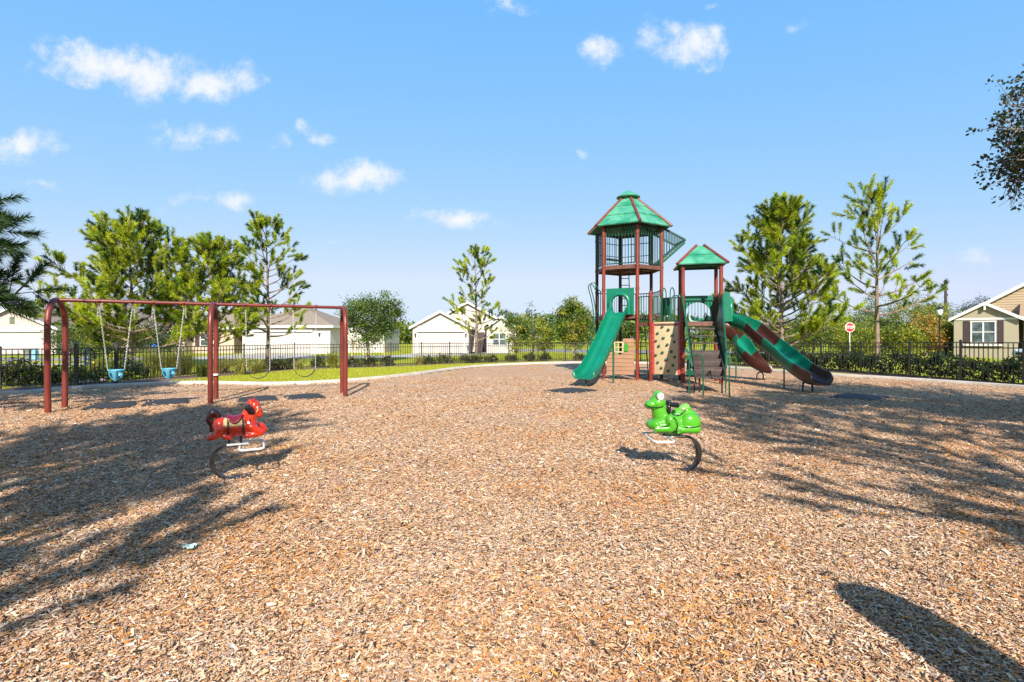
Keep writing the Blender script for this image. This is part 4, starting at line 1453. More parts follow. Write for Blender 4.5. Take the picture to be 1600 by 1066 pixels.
for sg in (-1, 1):
    o = st_top + sl_ * (0.445 * sg)
    prof = [(0.02, LZ - 0.25), (0.02, LZ + 0.92), (0.16, LZ + 0.90), (0.9, 2.22), (1.75, 1.50), (2.35, 0.96), (2.50, 0.72), (2.38, 0.60), (2.05, 0.72), (1.2, 1.16)]
    fv = []; npf = len(prof)
    for th in (-0.02, 0.02):
        for (q, z) in prof:
            zl = LZ - (LZ - ZL) * q / RUN
            fl_ = 0.20 * max(0.0, z - zl)
            fv.append(V3(o + sd_ * q + sl_ * (sg * fl_ + th), z))
    ff = [(0, 1, 2), (0, 2, 3), (0, 3, 9), (3, 4, 9), (4, 8, 9), (4, 5, 8), (5, 7, 8), (5, 6, 7)]
    ff = [f[::-1] for f in ff] + [tuple(i + npf for i in f) for f in ff] + [(i, (i + 1) % npf, npf + (i + 1) % npf, npf + i) for i in range(npf)]
    sub(MB().add(fv, ff), 'side_panel', M['green'], stairs, smooth=30)
    st2 = MB()
    st2.bar(V3(st_top + sl_ * (0.405 * sg) + sd_ * 0.05, LZ - 0.30), V3(st_top + sl_ * (0.405 * sg) + sd_ * (RUN + 0.2), ZL - 0.10), 0.03, 0.15)
    sub(st2, 'stringer', M['stair'], stairs)
for (q0_, q1_, h) in (((4.80, 13.86), (5.10, 13.66), 1.08), ((5.89, 14.12), (5.68, 13.38), 1.24)):
    q0_ = Vector(q0_); q1_ = Vector(q1_); u = (q1_ - q0_).normalized()
    pts = [V3(q0_, -0.05), V3(q0_, h - 0.12), V3(q0_ + u * 0.03, h - 0.03), V3(q0_ + u * 0.11, h), V3(q1_ - u * 0.11, h + .02), V3(q1_ - u * 0.03, h - 0.02), V3(q1_, h - 0.12), V3(q1_, -0.05)]
    sub(MB().tube(pts, 0.020, 8), 'handrail', M['green'], stairs)
lowc = st_top + sd_ * (RUN + 0.42) - sl_ * 0.55
mb = MB().box((lowc.x, lowc.y, 0.23), (0.42, 0.36, 0.05), math.atan2(sl_.y, sl_.x))
sub(mb, 'lower_step', M['deck'], stairs, bevel=0.008)
for a in (-.1, .1):
    sub(MB().tube([(lowc.x + a, lowc.y, -0.05), (lowc.x + a, lowc.y, 0.21)], 0.022, 8), 'support_leg', M['black'], stairs)
for sg in (-.3, .3):
    q = st_top + sd_ * (RUN + 0.15) + sl_ * sg
    sub(MB().tube([V3(q, -0.05), V3(q, ZL - 0.05)], 0.026, 8), 'support_leg', M['black'], stairs)

# crawl tube and play panel under the low deck
mb = MB()
n = 16; c = Vector((6.35, 17.75, 1.30)); ax = Vector((0.25, 0.97, 0)).normalized(); la = Vector((0.97, -0.25, 0)); R1, R2 = 0.36, 0.31
vs = []
for q in (0, 0.55):
    for rr in (R1, R2):
        for j in range(n):
            a = 2 * PI * j / n
            vs.append(c + ax * q + la * rr * math.cos(a) + Vector((0, 0, rr * math.sin(a))))
fs = []
for j in range(n):
    k = (j + 1) % n
    fs += [(j, k, 2 * n + k, 2 * n + j), (n + k, n + j, 3 * n + j, 3 * n + k), (k, j, n + j, n + k), (2 * n + j, 2 * n + k, 3 * n + k, 3 * n + j)]
mb.add(vs, fs)
part(mb, 'crawl_tube', M['slide'], smooth=50)
pa = Vector((5.93, 17.42)); pb = pa + Vector((0.97, -0.25)) * 0.48
pan = part(MB().prism([V3(pa, 0.22), V3(pb, 0.22), V3(pb, 0.95), V3(pa + Vector((.03, 0)), 0.98)], (0.012, 0.05, 0)), 'play_panel', M['green'], bevel=0.01)
for (t, z, r_) in ((.35, .74, .075), (.72, .66, .06), (.40, .50, .05)):
    q = pa.lerp(pb, t)
    Mr = Matrix.Rotation(math.atan2(-0.25, 0.97), 3, 'Z') @ Matrix.Rotation(PI / 2, 3, 'X')
    sub(MB().lathe([(r_, 0), (r_, .014), (r_ * .55, .02), (r_ * .2, .034)], 14, (q.x - 0.002, q.y - 0.003, z), M=Mr), 'spinner', M['white'], pan)

# ladders
def ladder(a, up, w, n, r=0.018, lat=(1, 0)):
    lat = Vector((lat[0], lat[1], 0)).normalized()
    a = Vector(a); b = Vector(up); mb = MB()
    mb.tube([a - lat * w / 2, b - lat * w / 2], r, 8); mb.tube([a + lat * w / 2, b + lat * w / 2], r, 8)
    for k in range(n):
        q = a.lerp(b, (k + 0.6) / n)
        mb.tube([q - lat * w / 2, q + lat * w / 2], r * 0.85, 6)
    return mb


part(ladder((4.53, 20.35, DZ), (4.50, 20.55, UZ + 0.05), 0.36, 7), 'ladder', M['black'])
part(ladder((5.10, 19.75, -0.05), (5.02, 20.15, DZ), 0.34, 9), 'ladder', M['black'])
# curved green climber on the left
fl = (Vector(HEX[4]) + Vector(HEX[5])) / 2
lo = Vector((-1, 0.02)).normalized(); ll = Vector((0, 1))
mb = MB()
for sg in (-.27, .27):
    b = fl + ll * sg
    pts = bez([V3(b + lo * 0.62, -0.05), V3(b + lo * 0.50, 0.8), V3(b + lo * 0.36, 1.7), V3(b + lo * 0.22, 2.4), V3(b + lo * 0.30, 3.05), V3(b + lo * 0.42, 3.55), V3(b + lo * 0.28, 3.66),
               V3(b + lo * 0.10, 3.38), V3(b, 3.30)], 4)
    mb.tube(pts, 0.019, 8)
    mb.tube([V3(b + lo * 0.03, DZ), V3(b + lo * 0.03, 3.31)], 0.017, 8)
for k in range(9):
    z = 0.25 + k * 0.26; o = 0.60 - 0.17 * z
    mb.tube([V3(fl + ll * -.27 + lo * o, z), V3(fl + ll * 0.0 + lo * (o + 0.05), z + 0.03), V3(fl + ll * .27 + lo * o, z)], 0.017, 6)
part(mb, 'arch_climber', M['green'])

# rubber mats at the slide ends
def mat_thing(c, w, d, rz, label, group, name='rubber_mat', m='rubber'):
    mb = MB(); N = 12
    vs = []; fs = []
    for i in range(N + 1):
        for j in range(N + 1):
            x = (i / N - .5) * w; y = (j / N - .5) * d
            e = max(abs(i / N - .5), abs(j / N - .5)) * 2
            z = 0.030 * (1 - max(0, (e - 0.72) / 0.28) ** 1.4) + 0.010 * math.sin(5 * x + 2 * y) + 0.004
            vs.append((x, y, z))
    for i in range(N):
        for j in range(N):
            fs.append((i * (N + 1) + j, (i + 1) * (N + 1) + j, (i + 1) * (N + 1) + j + 1, i * (N + 1) + j + 1))
    mb.add(vs, fs)
    o = mb.build(name, M[m], smooth=60, fix=False)
    o.location = (c[0], c[1], 0.012 + float(hf(c[0], c[1]))); o.rotation_euler = (0, 0, rz)
    return tag(o, label, 'mat', group)


mat_thing((1.72, 14.95), 1.25, 1.05, math.radians(38), 'black rubber mat half buried below the end of the straight green slide', 'rubber landing mats')
mat_thing((9.05, 13.35), 1.25, 1.05, math.radians(40), 'black rubber mat below the end of the long wave slide', 'rubber landing mats')
# ------------------------------------------------------------------ swing frame
B0 = Vector((-9.80, 11.02)); B1 = Vector((-4.585, 13.95))
bd = (B1 - B0).normalized(); BL = (B1 - B0).length
bp_ = Vector((-bd.y, bd.x))          # away from the camera
BH = 2.36
SWO = (B0.x, B0.y, 0)
frame = thing('swing_frame', 'long red-brown swing frame with three arched post pairs on the left', 'swing frame', SWO)
ap_ = Vector((-0.395, 0.919))        # plane of the arched post pairs
for (t, spread, lb) in ((0.0, 0.86, None), (0.487, 0.95, None), (1.0, 0.95, None)):
    c = B0 + bd * (BL * t)
    pts = []
    hw = spread / 2
    pts.append(V3(c - ap_ * hw, -0.06)); pts.append(V3(c - ap_ * (hw + 0.02), 0.8)); pts.append(V3(c - ap_ * (hw + 0.03), 1.5))
    R_ = hw + 0.025
    for k in range(0, 13):
        a = PI - PI * k / 12
        pts.append(V3(c + ap_ * (R_ * math.cos(a)), BH - 0.54 + 0.555 * math.sin(a)))
    pts.append(V3(c + ap_ * (hw + 0.03), 1.5)); pts.append(V3(c + ap_ * (hw + 0.02), 0.8)); pts.append(V3(c + ap_ * hw, -0.06))
    mb = MB().tube(pts, 0.057, 14)
    # flanged saddle where the beam is held
    mb.build('arch_post', M['swing_red'], frame, SWO)
    if t == 0.487:
        q = c - ap_ * (hw - 0.04)
        MB().lathe([(0.062, 0.61), (0.062, 0.655)], 14, (c.x + ap_.x * (hw - 0.03), c.y + ap_.y * (hw - 0.03), 0)).build('sticker', M['white'], frame, SWO)
mb = MB().tube([V3(B0, BH + 0.012), V3(B1, BH + 0.012)], 0.041, 12)
mb.build('top_beam', M['swing_red'], frame, SWO)


def chain(a, b, link_len=0.046, w=0.020, r=0.0034):
    """row of interlocked links, alternate links turned"""
    a = Vector(a); b = Vector(b); d = b - a; L = d.length; d.normalize()
    s = d.orthogonal().normalized(); u = d.cross(s)
    n = max(2, int(L / (link_len * 0.74)))
    mb = MB()
    for i in range(n):
        c = a + d * (L * (i + 0.5) / n)
        x = s if i % 2 else u
        h = link_len / 2 - w / 2
        pts = []
        for k in range(4): pts.append(c + d * (h + w / 2 * math.sin(PI * k / 3)) + x * (w / 2 * math.cos(PI * k / 3)))
        for k in range(4): pts.append(c - d * (h + w / 2 * math.sin(PI * k / 3)) - x * (w / 2 * math.cos(PI * k / 3)))
        mb.tube(pts, r, 4, closed=True)
    return mb


def hanger_mb(p):
    mb = MB()
    mb.lathe([(0.047, -0.022), (0.050, -0.018), (0.050, 0.018), (0.047, 0.022)], 14, p, M=Matrix.Rotation(math.atan2(bd.y, bd.x), 3, 'Z') @ Matrix.Rotation(PI / 2, 3, 'Y'))
    mb.tube([Vector(p) + Vector((0, 0, -0.04)), Vector(p) + Vector((0, 0, -0.095))], 0.014, 6)
    return mb


def at_beam(t): return B0 + bd * (BL * t)


def bucket_swing(t, label, z, swing=0.0, tilt=0.0):
    c = at_beam(t)
    root = thing('bucket_swing', label, 'swing', (c.x, c.y, z), math.atan2(bd.y, bd.x), 'toddler bucket swings')
    # local: x along beam, y away, z up ; seat 0..0.26
    mb = MB(); n = 28
    # shell: rounded tub with two leg openings in front and back
    rows = 9; vs = []; fs = []
    for i in range(rows):
        v = i / (rows - 1); zz = 0.225 * (1 - v)
        rx = 0.142 * math.sqrt(max(0.04, 1 - (v * 0.97) ** 2.3)); ry = 0.125 * math.sqrt(max(0.04, 1 - (v * 0.97) ** 2.3))
        for j in range(n):
            a = 2 * PI * j / n
            vs.append(Vector((rx * math.cos(a), ry * math.sin(a), zz)))
    for i in range(rows - 1):
        v = (i + .5) / (rows - 1)
        for j in range(n):
            a = 2 * PI * (j + .5) / n
            front = min(abs(((a - 1.5 * PI) + PI) % (2 * PI) - PI), 9)
            if 0.35 < front < 1.05 and 0.30 < v < 0.85: continue
            fs.append((i * n + j, i * n + (j + 1) % n, (i + 1) * n + (j + 1) % n, (i + 1) * n + j))
    fs.append(tuple((rows - 1) * n + j for j in range(n)))
    me_mb = MB().add(vs, fs)
    o = me_mb.build('seat', M['bucket'], root, smooth=60)
    md = o.modifiers.new('thick', 'SOLIDIFY'); md.thickness = 0.016; md.offset = -1
    rim = MB().tube([(0.144 * math.cos(2 * PI * j / 24), 0.127 * math.sin(2 * PI * j / 24), 0.227) for j in range(24)], 0.016, 8, closed=True)
    rim.build('rim', M['bucket'], root)
    MB().tube([(0, -0.127, 0.22), (0, -0.113, 0.09), (0, -0.035, 0.012)], [0.042, 0.036, 0.042], 10).build('crotch_strap', M['bucket'], root)
    for sg in (-1, 1):
        top = Vector((0.30 * sg, 0, BH - 0.09 - z))
        bot = Vector((0.150 * sg, 0, 0.235))
        chain(bot, top).build('chain', M['galv'], root, smooth=60)
        chain(top + Vector((0.02 * sg, 0.01, 0)), top + Vector((0.035 * sg, 0.01, -0.26))).build('chain', M['galv'], root, smooth=60)
        mb = MB().lathe([(0.047, -0.022), (0.051, -0.018), (0.051, 0.018), (0.047, 0.022)], 14, (0.30 * sg, 0, BH + 0.02 - z), M=Matrix.Rotation(PI / 2, 3, 'Y'))
        mb.tube([(0.30 * sg, 0, BH - 0.025 - z), (0.30 * sg, 0, BH - 0.10 - z)], 0.014, 6)
        mb.build('hanger', M['swing_red'], root)
    return root


bucket_swing(0.171, 'sky-blue toddler bucket swing nearest the arched end of the frame', 0.60)
bucket_swing(0.337, 'sky-blue toddler bucket swing nearer the middle post of the frame', 0.60)


def belt_swing(t, label, z):
    c = at_beam(t)
    root = thing('belt_swing', label, 'swing', (c.x, c.y, z), math.atan2(bd.y, bd.x), 'belt swings')
    mb = MB(); n = 16; vs = []; fs = []
    for i in range(n + 1):
        s = i / n * 2 - 1
        x = 0.255 * math.sin(s * 1.25) / math.sin(1.25); zz = 0.20 * (1 - math.cos(s * 1.25)) / (1 - math.cos(1.25))
        for (y, dz) in ((-.07, -.006), (.07, -.006), (.07, .006), (-.07, .006)):
            vs.append((x, y, zz + dz))
    for i in range(n):
        for j in range(4): fs.append((i * 4 + j, i * 4 + (j + 1) % 4, i * 4 + 4 + (j + 1) % 4, i * 4 + 4 + j))
    fs += [(3, 2, 1, 0), tuple(n * 4 + j for j in range(4))]
    mb.add(vs, fs).build('seat', M['rubber'], root, smooth=50)
    for sg in (-1, 1):
        MB().tube([(0.255 * sg, -.05, 0.20), (0.262 * sg, 0, 0.26), (0.255 * sg, .05, 0.20)], 0.007, 6).build('clevis', M['galv'], root)
        chain((0.262 * sg, 0, 0.26), (0.28 * sg, 0, BH - 0.09 - z), r=0.0028).build('chain', M['galv'], root, smooth=60)
        mb = MB().lathe([(0.047, -0.022), (0.051, -0.018), (0.051, 0.018), (0.047, 0.022)], 14, (0.28 * sg, 0, BH + 0.02 - z), M=Matrix.Rotation(PI / 2, 3, 'Y'))
        mb.tube([(0.28 * sg, 0, BH - 0.025 - z), (0.28 * sg, 0, BH - 0.10 - z)], 0.014, 6)
        mb.build('hanger', M['swing_red'], root)
    return root


belt_swing(0.651, 'black belt swing just right of the middle post of the frame', 0.53)
belt_swing(0.8346, 'black belt swing nearest the right end post of the frame', 0.53)
for (t, off, lb) in ((0.150, 0.30, 'black rubber wear mat under the blue bucket swing nearest the arched end'), (0.325, 0.42, 'black rubber wear mat under the blue bucket swing nearer the middle post'),
                     (0.645, -0.05, 'black rubber wear mat under the belt swing right of the middle post'), (0.830, -0.05, 'black rubber wear mat under the belt swing by the right end post')):
    c = at_beam(t) + bp_ * off
    mat_thing((c.x, c.y), 0.92, 1.10, math.atan2(bd.y, bd.x), lb, 'wear mats under the swings')

# ------------------------------------------------------------------ spring riders
def flatbar(pts, w, t, mid=0.036):
    """flat steel strip along a path in the local XZ plane, width along Y"""
    mb = MB(); vs = []; k = len(pts)
    for i in range(k):
        a = Vector(pts[max(i - 1, 0)]); b = Vector(pts[min(i + 1, k - 1)])
        d = (b - a).normalized(); nn = Vector((-d.z, 0, d.x)); p = Vector(pts[i])
        tt = t + mid * math.sin(PI * min(max((i - 2) / (k - 5), 0), 1)) ** 1.5
        for (y, o) in ((-w / 2, -tt / 2), (w / 2, -tt / 2), (w / 2, tt / 2), (-w / 2, tt / 2)):
            vs.append(p + nn * o + Vector((0, y, 0)))
    fs = [(i * 4 + j, i * 4 + (j + 1) % 4, i * 4 + 4 + (j + 1) % 4, i * 4 + 4 + j) for i in range(k - 1) for j in range(4)]
    fs += [(3, 2, 1, 0), tuple((k - 1) * 4 + j for j in range(4))]
    return mb.add(vs, fs)


def ring_loop(cx, x0, x1, hy, z, r, cr=0.05):
    pts = []
    for (qx, qy, a0) in ((x1 - cr, hy - cr, 0), (x0 + cr, hy - cr, 90), (x0 + cr, -hy + cr, 180), (x1 - cr, -hy + cr, 270)):
        for k in range(5):
            a = math.radians(a0 + 90 * k / 4)
            pts.append((cx + qx + cr * math.cos(a), qy + cr * math.sin(a), z))
    return MB().tube(pts, r, 10, closed=True)


# ---- horse, facing local +X
hx, hy = G(368, 748)
horse = thing('spring_horse', 'glossy red-orange spring horse rider with crimson saddle and dark mane', 'spring rider', (-3.06, 5.73, float(hf(-3.06, 5.73))), math.radians(27))
horse.scale = (0.885, 0.92, 1.0)
mb = MB()
capsule(mb, (-.19, 0, .575), (.12, 0, .56), .092, .092, 18)
mb.ball((-.20, 0, .59), (.098, .098, .100)); mb.ball((.125, 0, .575), (.10, .098, .105))
mb.ball((-.03, 0, .535), (.16, .092, .082))
capsule(mb, (.115, 0, .60), (.155, 0, .735), .085, .066, 16)       # neck
capsule(mb, (.155, 0, .735), (.185, 0, .80), .066, .060, 16)
capsule(mb, (.180, 0, .80), (.232, 0, .715), .062, .044, 16)       # head, muzzle down
mb.ball((.238, 0, .695), (.043, .042, .040))
mb.ball((.165, 0, .845), (.045, .022, .030))                       # forelock
for s in (-1, 1):
    capsule(mb, (.165, s * .036, .85), (.185, s * .045, .898), .018, .007, 8)   # ear
    # gathered front legs, bent under
    if s < 0:
        capsule(mb, (.14, -.068, .565), (.262, -.075, .495), .050, .036, 12)
        capsule(mb, (.262, -.075, .492), (.115, -.078, .470), .034, .030, 12)
        capsule(mb, (.115, -.078, .470), (.085, -.078, .472), .034, .030, 12)
    else:
        capsule(mb, (.14, .068, .575), (.275, .075, .545), .050, .036, 12)
        capsule(mb, (.275, .075, .545), (.305, .078, .500), .035, .034, 12)
    capsule(mb, (-.20, s * .066, .56), (-.235, s * .080, .495), .066, .040, 12)
    capsule(mb, (-.235, s * .080, .495), (-.325, s * .078, .468), .036, .026, 12)
    capsule(mb, (-.150, s * .066, .48), (-.085, s * .075, .462), .034, .030, 12)
link('body', blob_mesh('horse_body', mb, 0.0085, 5), M['horse'], horse)
# saddle and blanket follow the back
def arc_cloth(x0, x1, r0, r1, zc, amax, ext, curve=0.0, n=9, m=14, yscale=1.0):
    mb = MB(); vs = []; fs = []
    for i in range(n + 1):
        x = x0 + (x1 - x0) * i / n; u = i / n * 2 - 1
        dz = curve * u * u
        am = amax * (1 - ext * u * u)
        for j in range(m + 1):
            a = -am + 2 * am * j / m
            rr = r0 + (r1 - r0) * i / n
            vs.append((x, rr * math.sin(a) * yscale, zc + dz + rr * math.cos(a)))
    for i in range(n):
        for j in range(m): fs.append((i * (m + 1) + j, (i + 1) * (m + 1) + j, (i + 1) * (m + 1) + j + 1, i * (m + 1) + j + 1))
    mb.add(vs, fs); return mb


def solid(o, t, off=1.0):
    md = o.modifiers.new('thick', 'SOLIDIFY'); md.thickness = t; md.offset = off; return o


solid(arc_cloth(-.165, .068, .099, .101, .572, 1.42, 0.02).build('saddle_blanket', M['blanket'], horse, smooth=60), 0.006)
solid(arc_cloth(-.135, .048, .112, .112, .574, 1.22, 0.42, 0.030).build('saddle', M['saddle'], horse, smooth=60), 0.014)
solid(arc_cloth(-.125, -.100, .100, .100, .570, 2.3, 0.0, n=3).build('girth_strap', M['mane'], horse, smooth=60), 0.008)
solid(arc_cloth(.040, .064, .103, .103, .568, 2.3, 0.0, n=3).build('girth_strap', M['mane'], horse, smooth=60), 0.008)
mb = MB()
tl = bez([(-.285, 0, .60), (-.318, 0, .655), (-.312, 0, .715), (-.272, 0, .742), (-.232, 0, .722), (-.226, 0, .680), (-.252, 0, .650)], 4)
mb.tube(tl, [0.030 + 0.012 * math.sin(PI * i / (len(tl) - 1)) for i in range(len(tl))], 10)
capsule(mb, (-.285, 0, .655), (-.30, 0, .545), .034, .020, 10)
link('tail', blob_mesh('horse_tail', mb, 0.008, 3), M['mane'], horse)
mb = MB()
for k in range(6):
    t = k / 5
    p = Vector((.045 + .085 * t, 0, .655 + .185 * t))
    mb.ball(p, (.034, .028, .036))
    mb.ball(p + Vector((.012, -.045, -.02)), (.024, .014, .030)); mb.ball(p + Vector((.012, .045, -.02)), (.024, .014, .030))
link('mane', blob_mesh('horse_mane', mb, 0.008, 3), M['horse'], horse)
for s in (-1, 1):
    solid(arc_cloth(0, 0.001, .1, .1, 0, 1, 0, n=1, m=2).build('cheek_strap', M['mane'], horse), 0.001) if False else None
    MB().ball((.150, s * .054, .735), (.040, .018, .058)).build('neck_patch', M['mane'], horse)
    MB().lathe([(.012, 0), (.034, .004), (.040, .03), (.040, .095), (.036, .108), (.018, .114)], 18, (.105, 0 + s * .05, .790),
               M=Matrix.Rotation(-s * PI / 2, 3, 'X')).build('handle', M['blackgloss'], horse)
    e = MB().ball((.214, s * .049, .775), (.013, .010, .014), 12, 8).build('eye', M['white'], horse)
    MB().ball((.218, s * .0575, .775), (.0065, .004, .0075), 10, 6).build('pupil', M['blackgloss'], e)
    MB().ball((.262, s * .024, .695), (.008, .006, .009), 10, 6).build('nostril', M['mane'], horse)
nb = [(.205 + .045 * math.cos(a) * .35, .056 * math.sin(a), .738 + .030 * math.cos(a)) for a in [2 * PI * k / 24 for k in range(24)]]
MB().tube([(.212 - .018 * math.cos(a), .0565 * math.sin(a), .742 - .043 * math.cos(a) * .8) for a in [2 * PI * k / 24 for k in range(24)]], 0.0055, 6, closed=True).build('bridle', M['blanket'], horse)
MB().tube([(.130 + .012 * math.cos(a), .080 * math.sin(a), .645 - .03 * math.cos(a) * 1.6) for a in [2 * PI * k / 28 for k in range(28)]], 0.006, 6, closed=True).build('collar', M['mane'], horse)
# mount
for x in (-.105, .028): MB().tube([(x, 0, .37), (x, 0, .475)], 0.016, 10).build('mount_post', M['black'], horse)
arc = [(-.02, 0, .364), (-.06, 0, .366)]
for k in range(0, 15):
    a = math.radians(96 + (262 - 96) * k / 14)
    arc.append((-.115 + .175 * math.cos(a), 0, .198 + .178 * math.sin(a)))
arc += [(-.09, 0, .016), (-.02, 0, .012)]
flatbar(arc, 0.085, 0.013).build('c_spring', M['spring'], horse, smooth=40)
MB().box((-.01, 0, .378), (.24, .10, .016)).build('top_plate', M['whitebar'], horse, bevel=0.004)
MB().box((-.01, 0, .010), (.30, .20, .022)).build('base_plate', M['spring'], horse, bevel=0.004)
ring_loop(0, .015, .285, .30, .352, .0125, .06).build('footrest', M['whitebar'], horse)

# ---- frog, facing local +X
frog = thing('spring_frog', 'glossy lime-green spring frog rider with big white eyes and black handles', 'spring rider', (1.835, 5.92, float(hf(1.835, 5.92))), math.radians(180))
frog.scale = (0.93, 0.94, 1.0)
mb = MB()
mb.ball((-.205, 0, .560), (.135, .150, .125)); mb.ball((-.04, 0, .555), (.20, .135, .118)); mb.ball((.115, 0, .545), (.13, .130, .115))
mb.ball((-.02, 0, .480), (.21, .115, .065))
capsule(mb, (.10, 0, .58), (.155, 0, .745), .120, .092, 18)     # thick throat
mb.ball((.165, 0, .785), (.105, .100, .080))
mb.ball((.240, 0, .770), (.085, .085, .050))                     # snout
mb.ball((.265, 0, .750), (.066, .078, .036))
mb.ball((.16, 0, .845), (.075, .070, .060))
for s in (-1, 1): mb.ball((.150, s * .055, .868), (.056, .045, .056))
capsule(mb, (-.06, 0, .665), (-.19, 0, .690), .055, .075, 14)
mb.ball((-.27, 0, .600), (.080, .120, .100))
for s in (-1, 1):
    # forearm folded forward, haunch and long hind foot along the side
    capsule(mb, (.045, s * .112, .610), (.020, s * .130, .520), .060, .050, 14)
    capsule(mb, (.030, s * .130, .505), (.200, s * .112, .500), .046, .036, 14)
    capsule(mb, (.205, s * .085, .545), (.255, s * .03, .535), .052, .05, 14)
    for q in (-1, 0, 1):
        capsule(mb, (.195, s * (.125 + .008 * q), .495 + q * .017), (.232, s * (.128 + .008 * q), .484 + q * .020), .014, .012, 8)
    mb.ball((-.215, s * .100, .565), (.125, .068, .115))
    capsule(mb, (-.28, s * .130, .500), (-.085, s * .148, .495), .050, .036, 14)
    for q in (-1, 0, 1):
        capsule(mb, (-.085, s * (.150), .495 + q * .024), (-.035, s * (.154), .490 + q * .031), .016, .013, 8)
link('body', blob_mesh('frog_body', mb, 0.0085, 4), M['frog'], frog)
for s in (-1, 1):
    Mr = Matrix.Rotation(-s * PI / 2, 3, 'X') @ Matrix.Identity(3)
    e = MB().lathe([(.044, -.02), (.044, .003), (.038, .010), (.020, .016), (.004, .018)], 20, (.150, s * .094, .865), M=Matrix.Rotation(s * 0.3, 3, 'Z') @ Mr).build('eye', M['white'], frog)
    MB().ball((.155, s * .110, .868), (.011, .006, .012), 12, 8).build('pupil', M['blackgloss'], e)
    MB().ball((.052, s * .085, .720), (.030, .032, .062), 14, 10).build('ear_recess', M['blackgloss'], frog)
    MB().lathe([(.014, 0), (.026, .004), (.029, .03), (.029, .095), (.025, .106), (.012, .110)], 18, (.020, s * .085, .775), M=Matrix.Rotation(0.55 * s, 3, 'Z') @ Mr).build('handle', M['blackgloss'], frog)
    # painted outlines: mouth, shoulder, thigh
    def surf(pts, push=0.0): return pts
    MB().tube(bez([(.322, s * .028, .765), (.290, s * .075, .752), (.235, s * .0935, .742), (.17, s * .103, .745), (.12, s * .101, .757)], 4), 0.0055, 6).build('mouth_line', M['blackgloss'], frog)
    MB().tube(bez([(.015, s * .158, .640), (-.018, s * .165, .605), (-.033, s * .168, .550), (-.012, s * .168, .495), (.035, s * .168, .468)], 4), 0.006, 6).build('limb_line', M['blackgloss'], frog)
    MB().tube(bez([(.055, s * .158, .590), (.075, s * .166, .553), (.125, s * .154, .536), (.195, s * .143, .530)], 4), 0.0052, 6).build('limb_line', M['blackgloss'], frog)
    MB().tube(bez([(-.115, s * .172, .533), (-.17, s * .180, .528), (-.25, s * .180, .535), (-.305, s * .165, .548)], 4), 0.0052, 6).build('limb_line', M['blackgloss'], frog)
    MB().tube(bez([(.020, s * .098, .672), (-.05, s * .103, .655), (-.12, s * .095, .680), (-.17, s * .072, .725)], 4), 0.005, 6).build('seat_line', M['blackgloss'], frog)
    for q in (-1, 0, 1):
        MB().ball((-.026, s * .163, .489 + q * .031), (.012, .010, .010), 8, 6).build('toe', M['blackgloss'], frog)
mb = MB(); capsule(mb, (-.075, 0, .692), (-.185, 0, .728), .036, .058, 16)
mb.ball((-.15, 0, .715), (.08, .075, .05))
link('seat_back', blob_mesh('frog_seat', mb, 0.009, 4), M['frogpale'], frog)
MB().ball((.304, -.02, .792), (.007, .006, .006), 8, 6).build('nostril', M['blackgloss'], frog)
MB().ball((.304, .02, .792), (.007, .006, .006), 8, 6).build('nostril', M['blackgloss'], frog)
arc = [(-.08, 0, .392), (-.12, 0, .392), (-.155, 0, .392)]
for k in range(0, 15):
    a = math.radians(90 + 172 * k / 14)
    arc.append((-.185 + .165 * math.cos(a), 0, .206 + .190 * math.sin(a)))
arc += [(-.17, 0, .014), (-.10, 0, .012)]
flatbar(arc, 0.085, 0.013).build('c_spring', M['spring'], frog, smooth=40)
MB().box((-.03, 0, .404), (.27, .10, .016)).build('top_plate', M['whitebar'], frog, bevel=0.004)
for x in (-.10, .08): MB().tube([(x, 0, .40), (x, 0, .45)], 0.016, 10).build('mount_post', M['black'], frog)
MB().box((-.12, 0, .004), (.18, .14, .02)).build('base_plate', M['spring'], frog, bevel=0.004)
ring_loop(0, .035, .285, .30, .388, .0125, .06).build('footrest', M['whitebar'], frog)

# crumpled paper on the mulch
lx, ly = G(297, 865)
mb = MB(); r_ = random.Random(2); N = 6; vs = []; fs = []
for i in range(N + 1):
    for j in range(N + 1):
        vs.append(((i / N - .5) * .085, (j / N - .5) * .06, 0.012 + r_.uniform(0, .022)))
for i in range(N):
    for j in range(N): fs.append((i * (N + 1) + j, (i + 1) * (N + 1) + j, (i + 1) * (N + 1) + j + 1, i * (N + 1) + j + 1))
lit = mb.add(vs, fs).build('paper_scrap', M['litter'], smooth=0, fix=False, loc=(lx, ly, 0.014 + float(hf(lx, ly))))
solid(lit, 0.003)
tag(lit, 'small crumpled pale green paper scrap lying on the wood chips', 'litter')
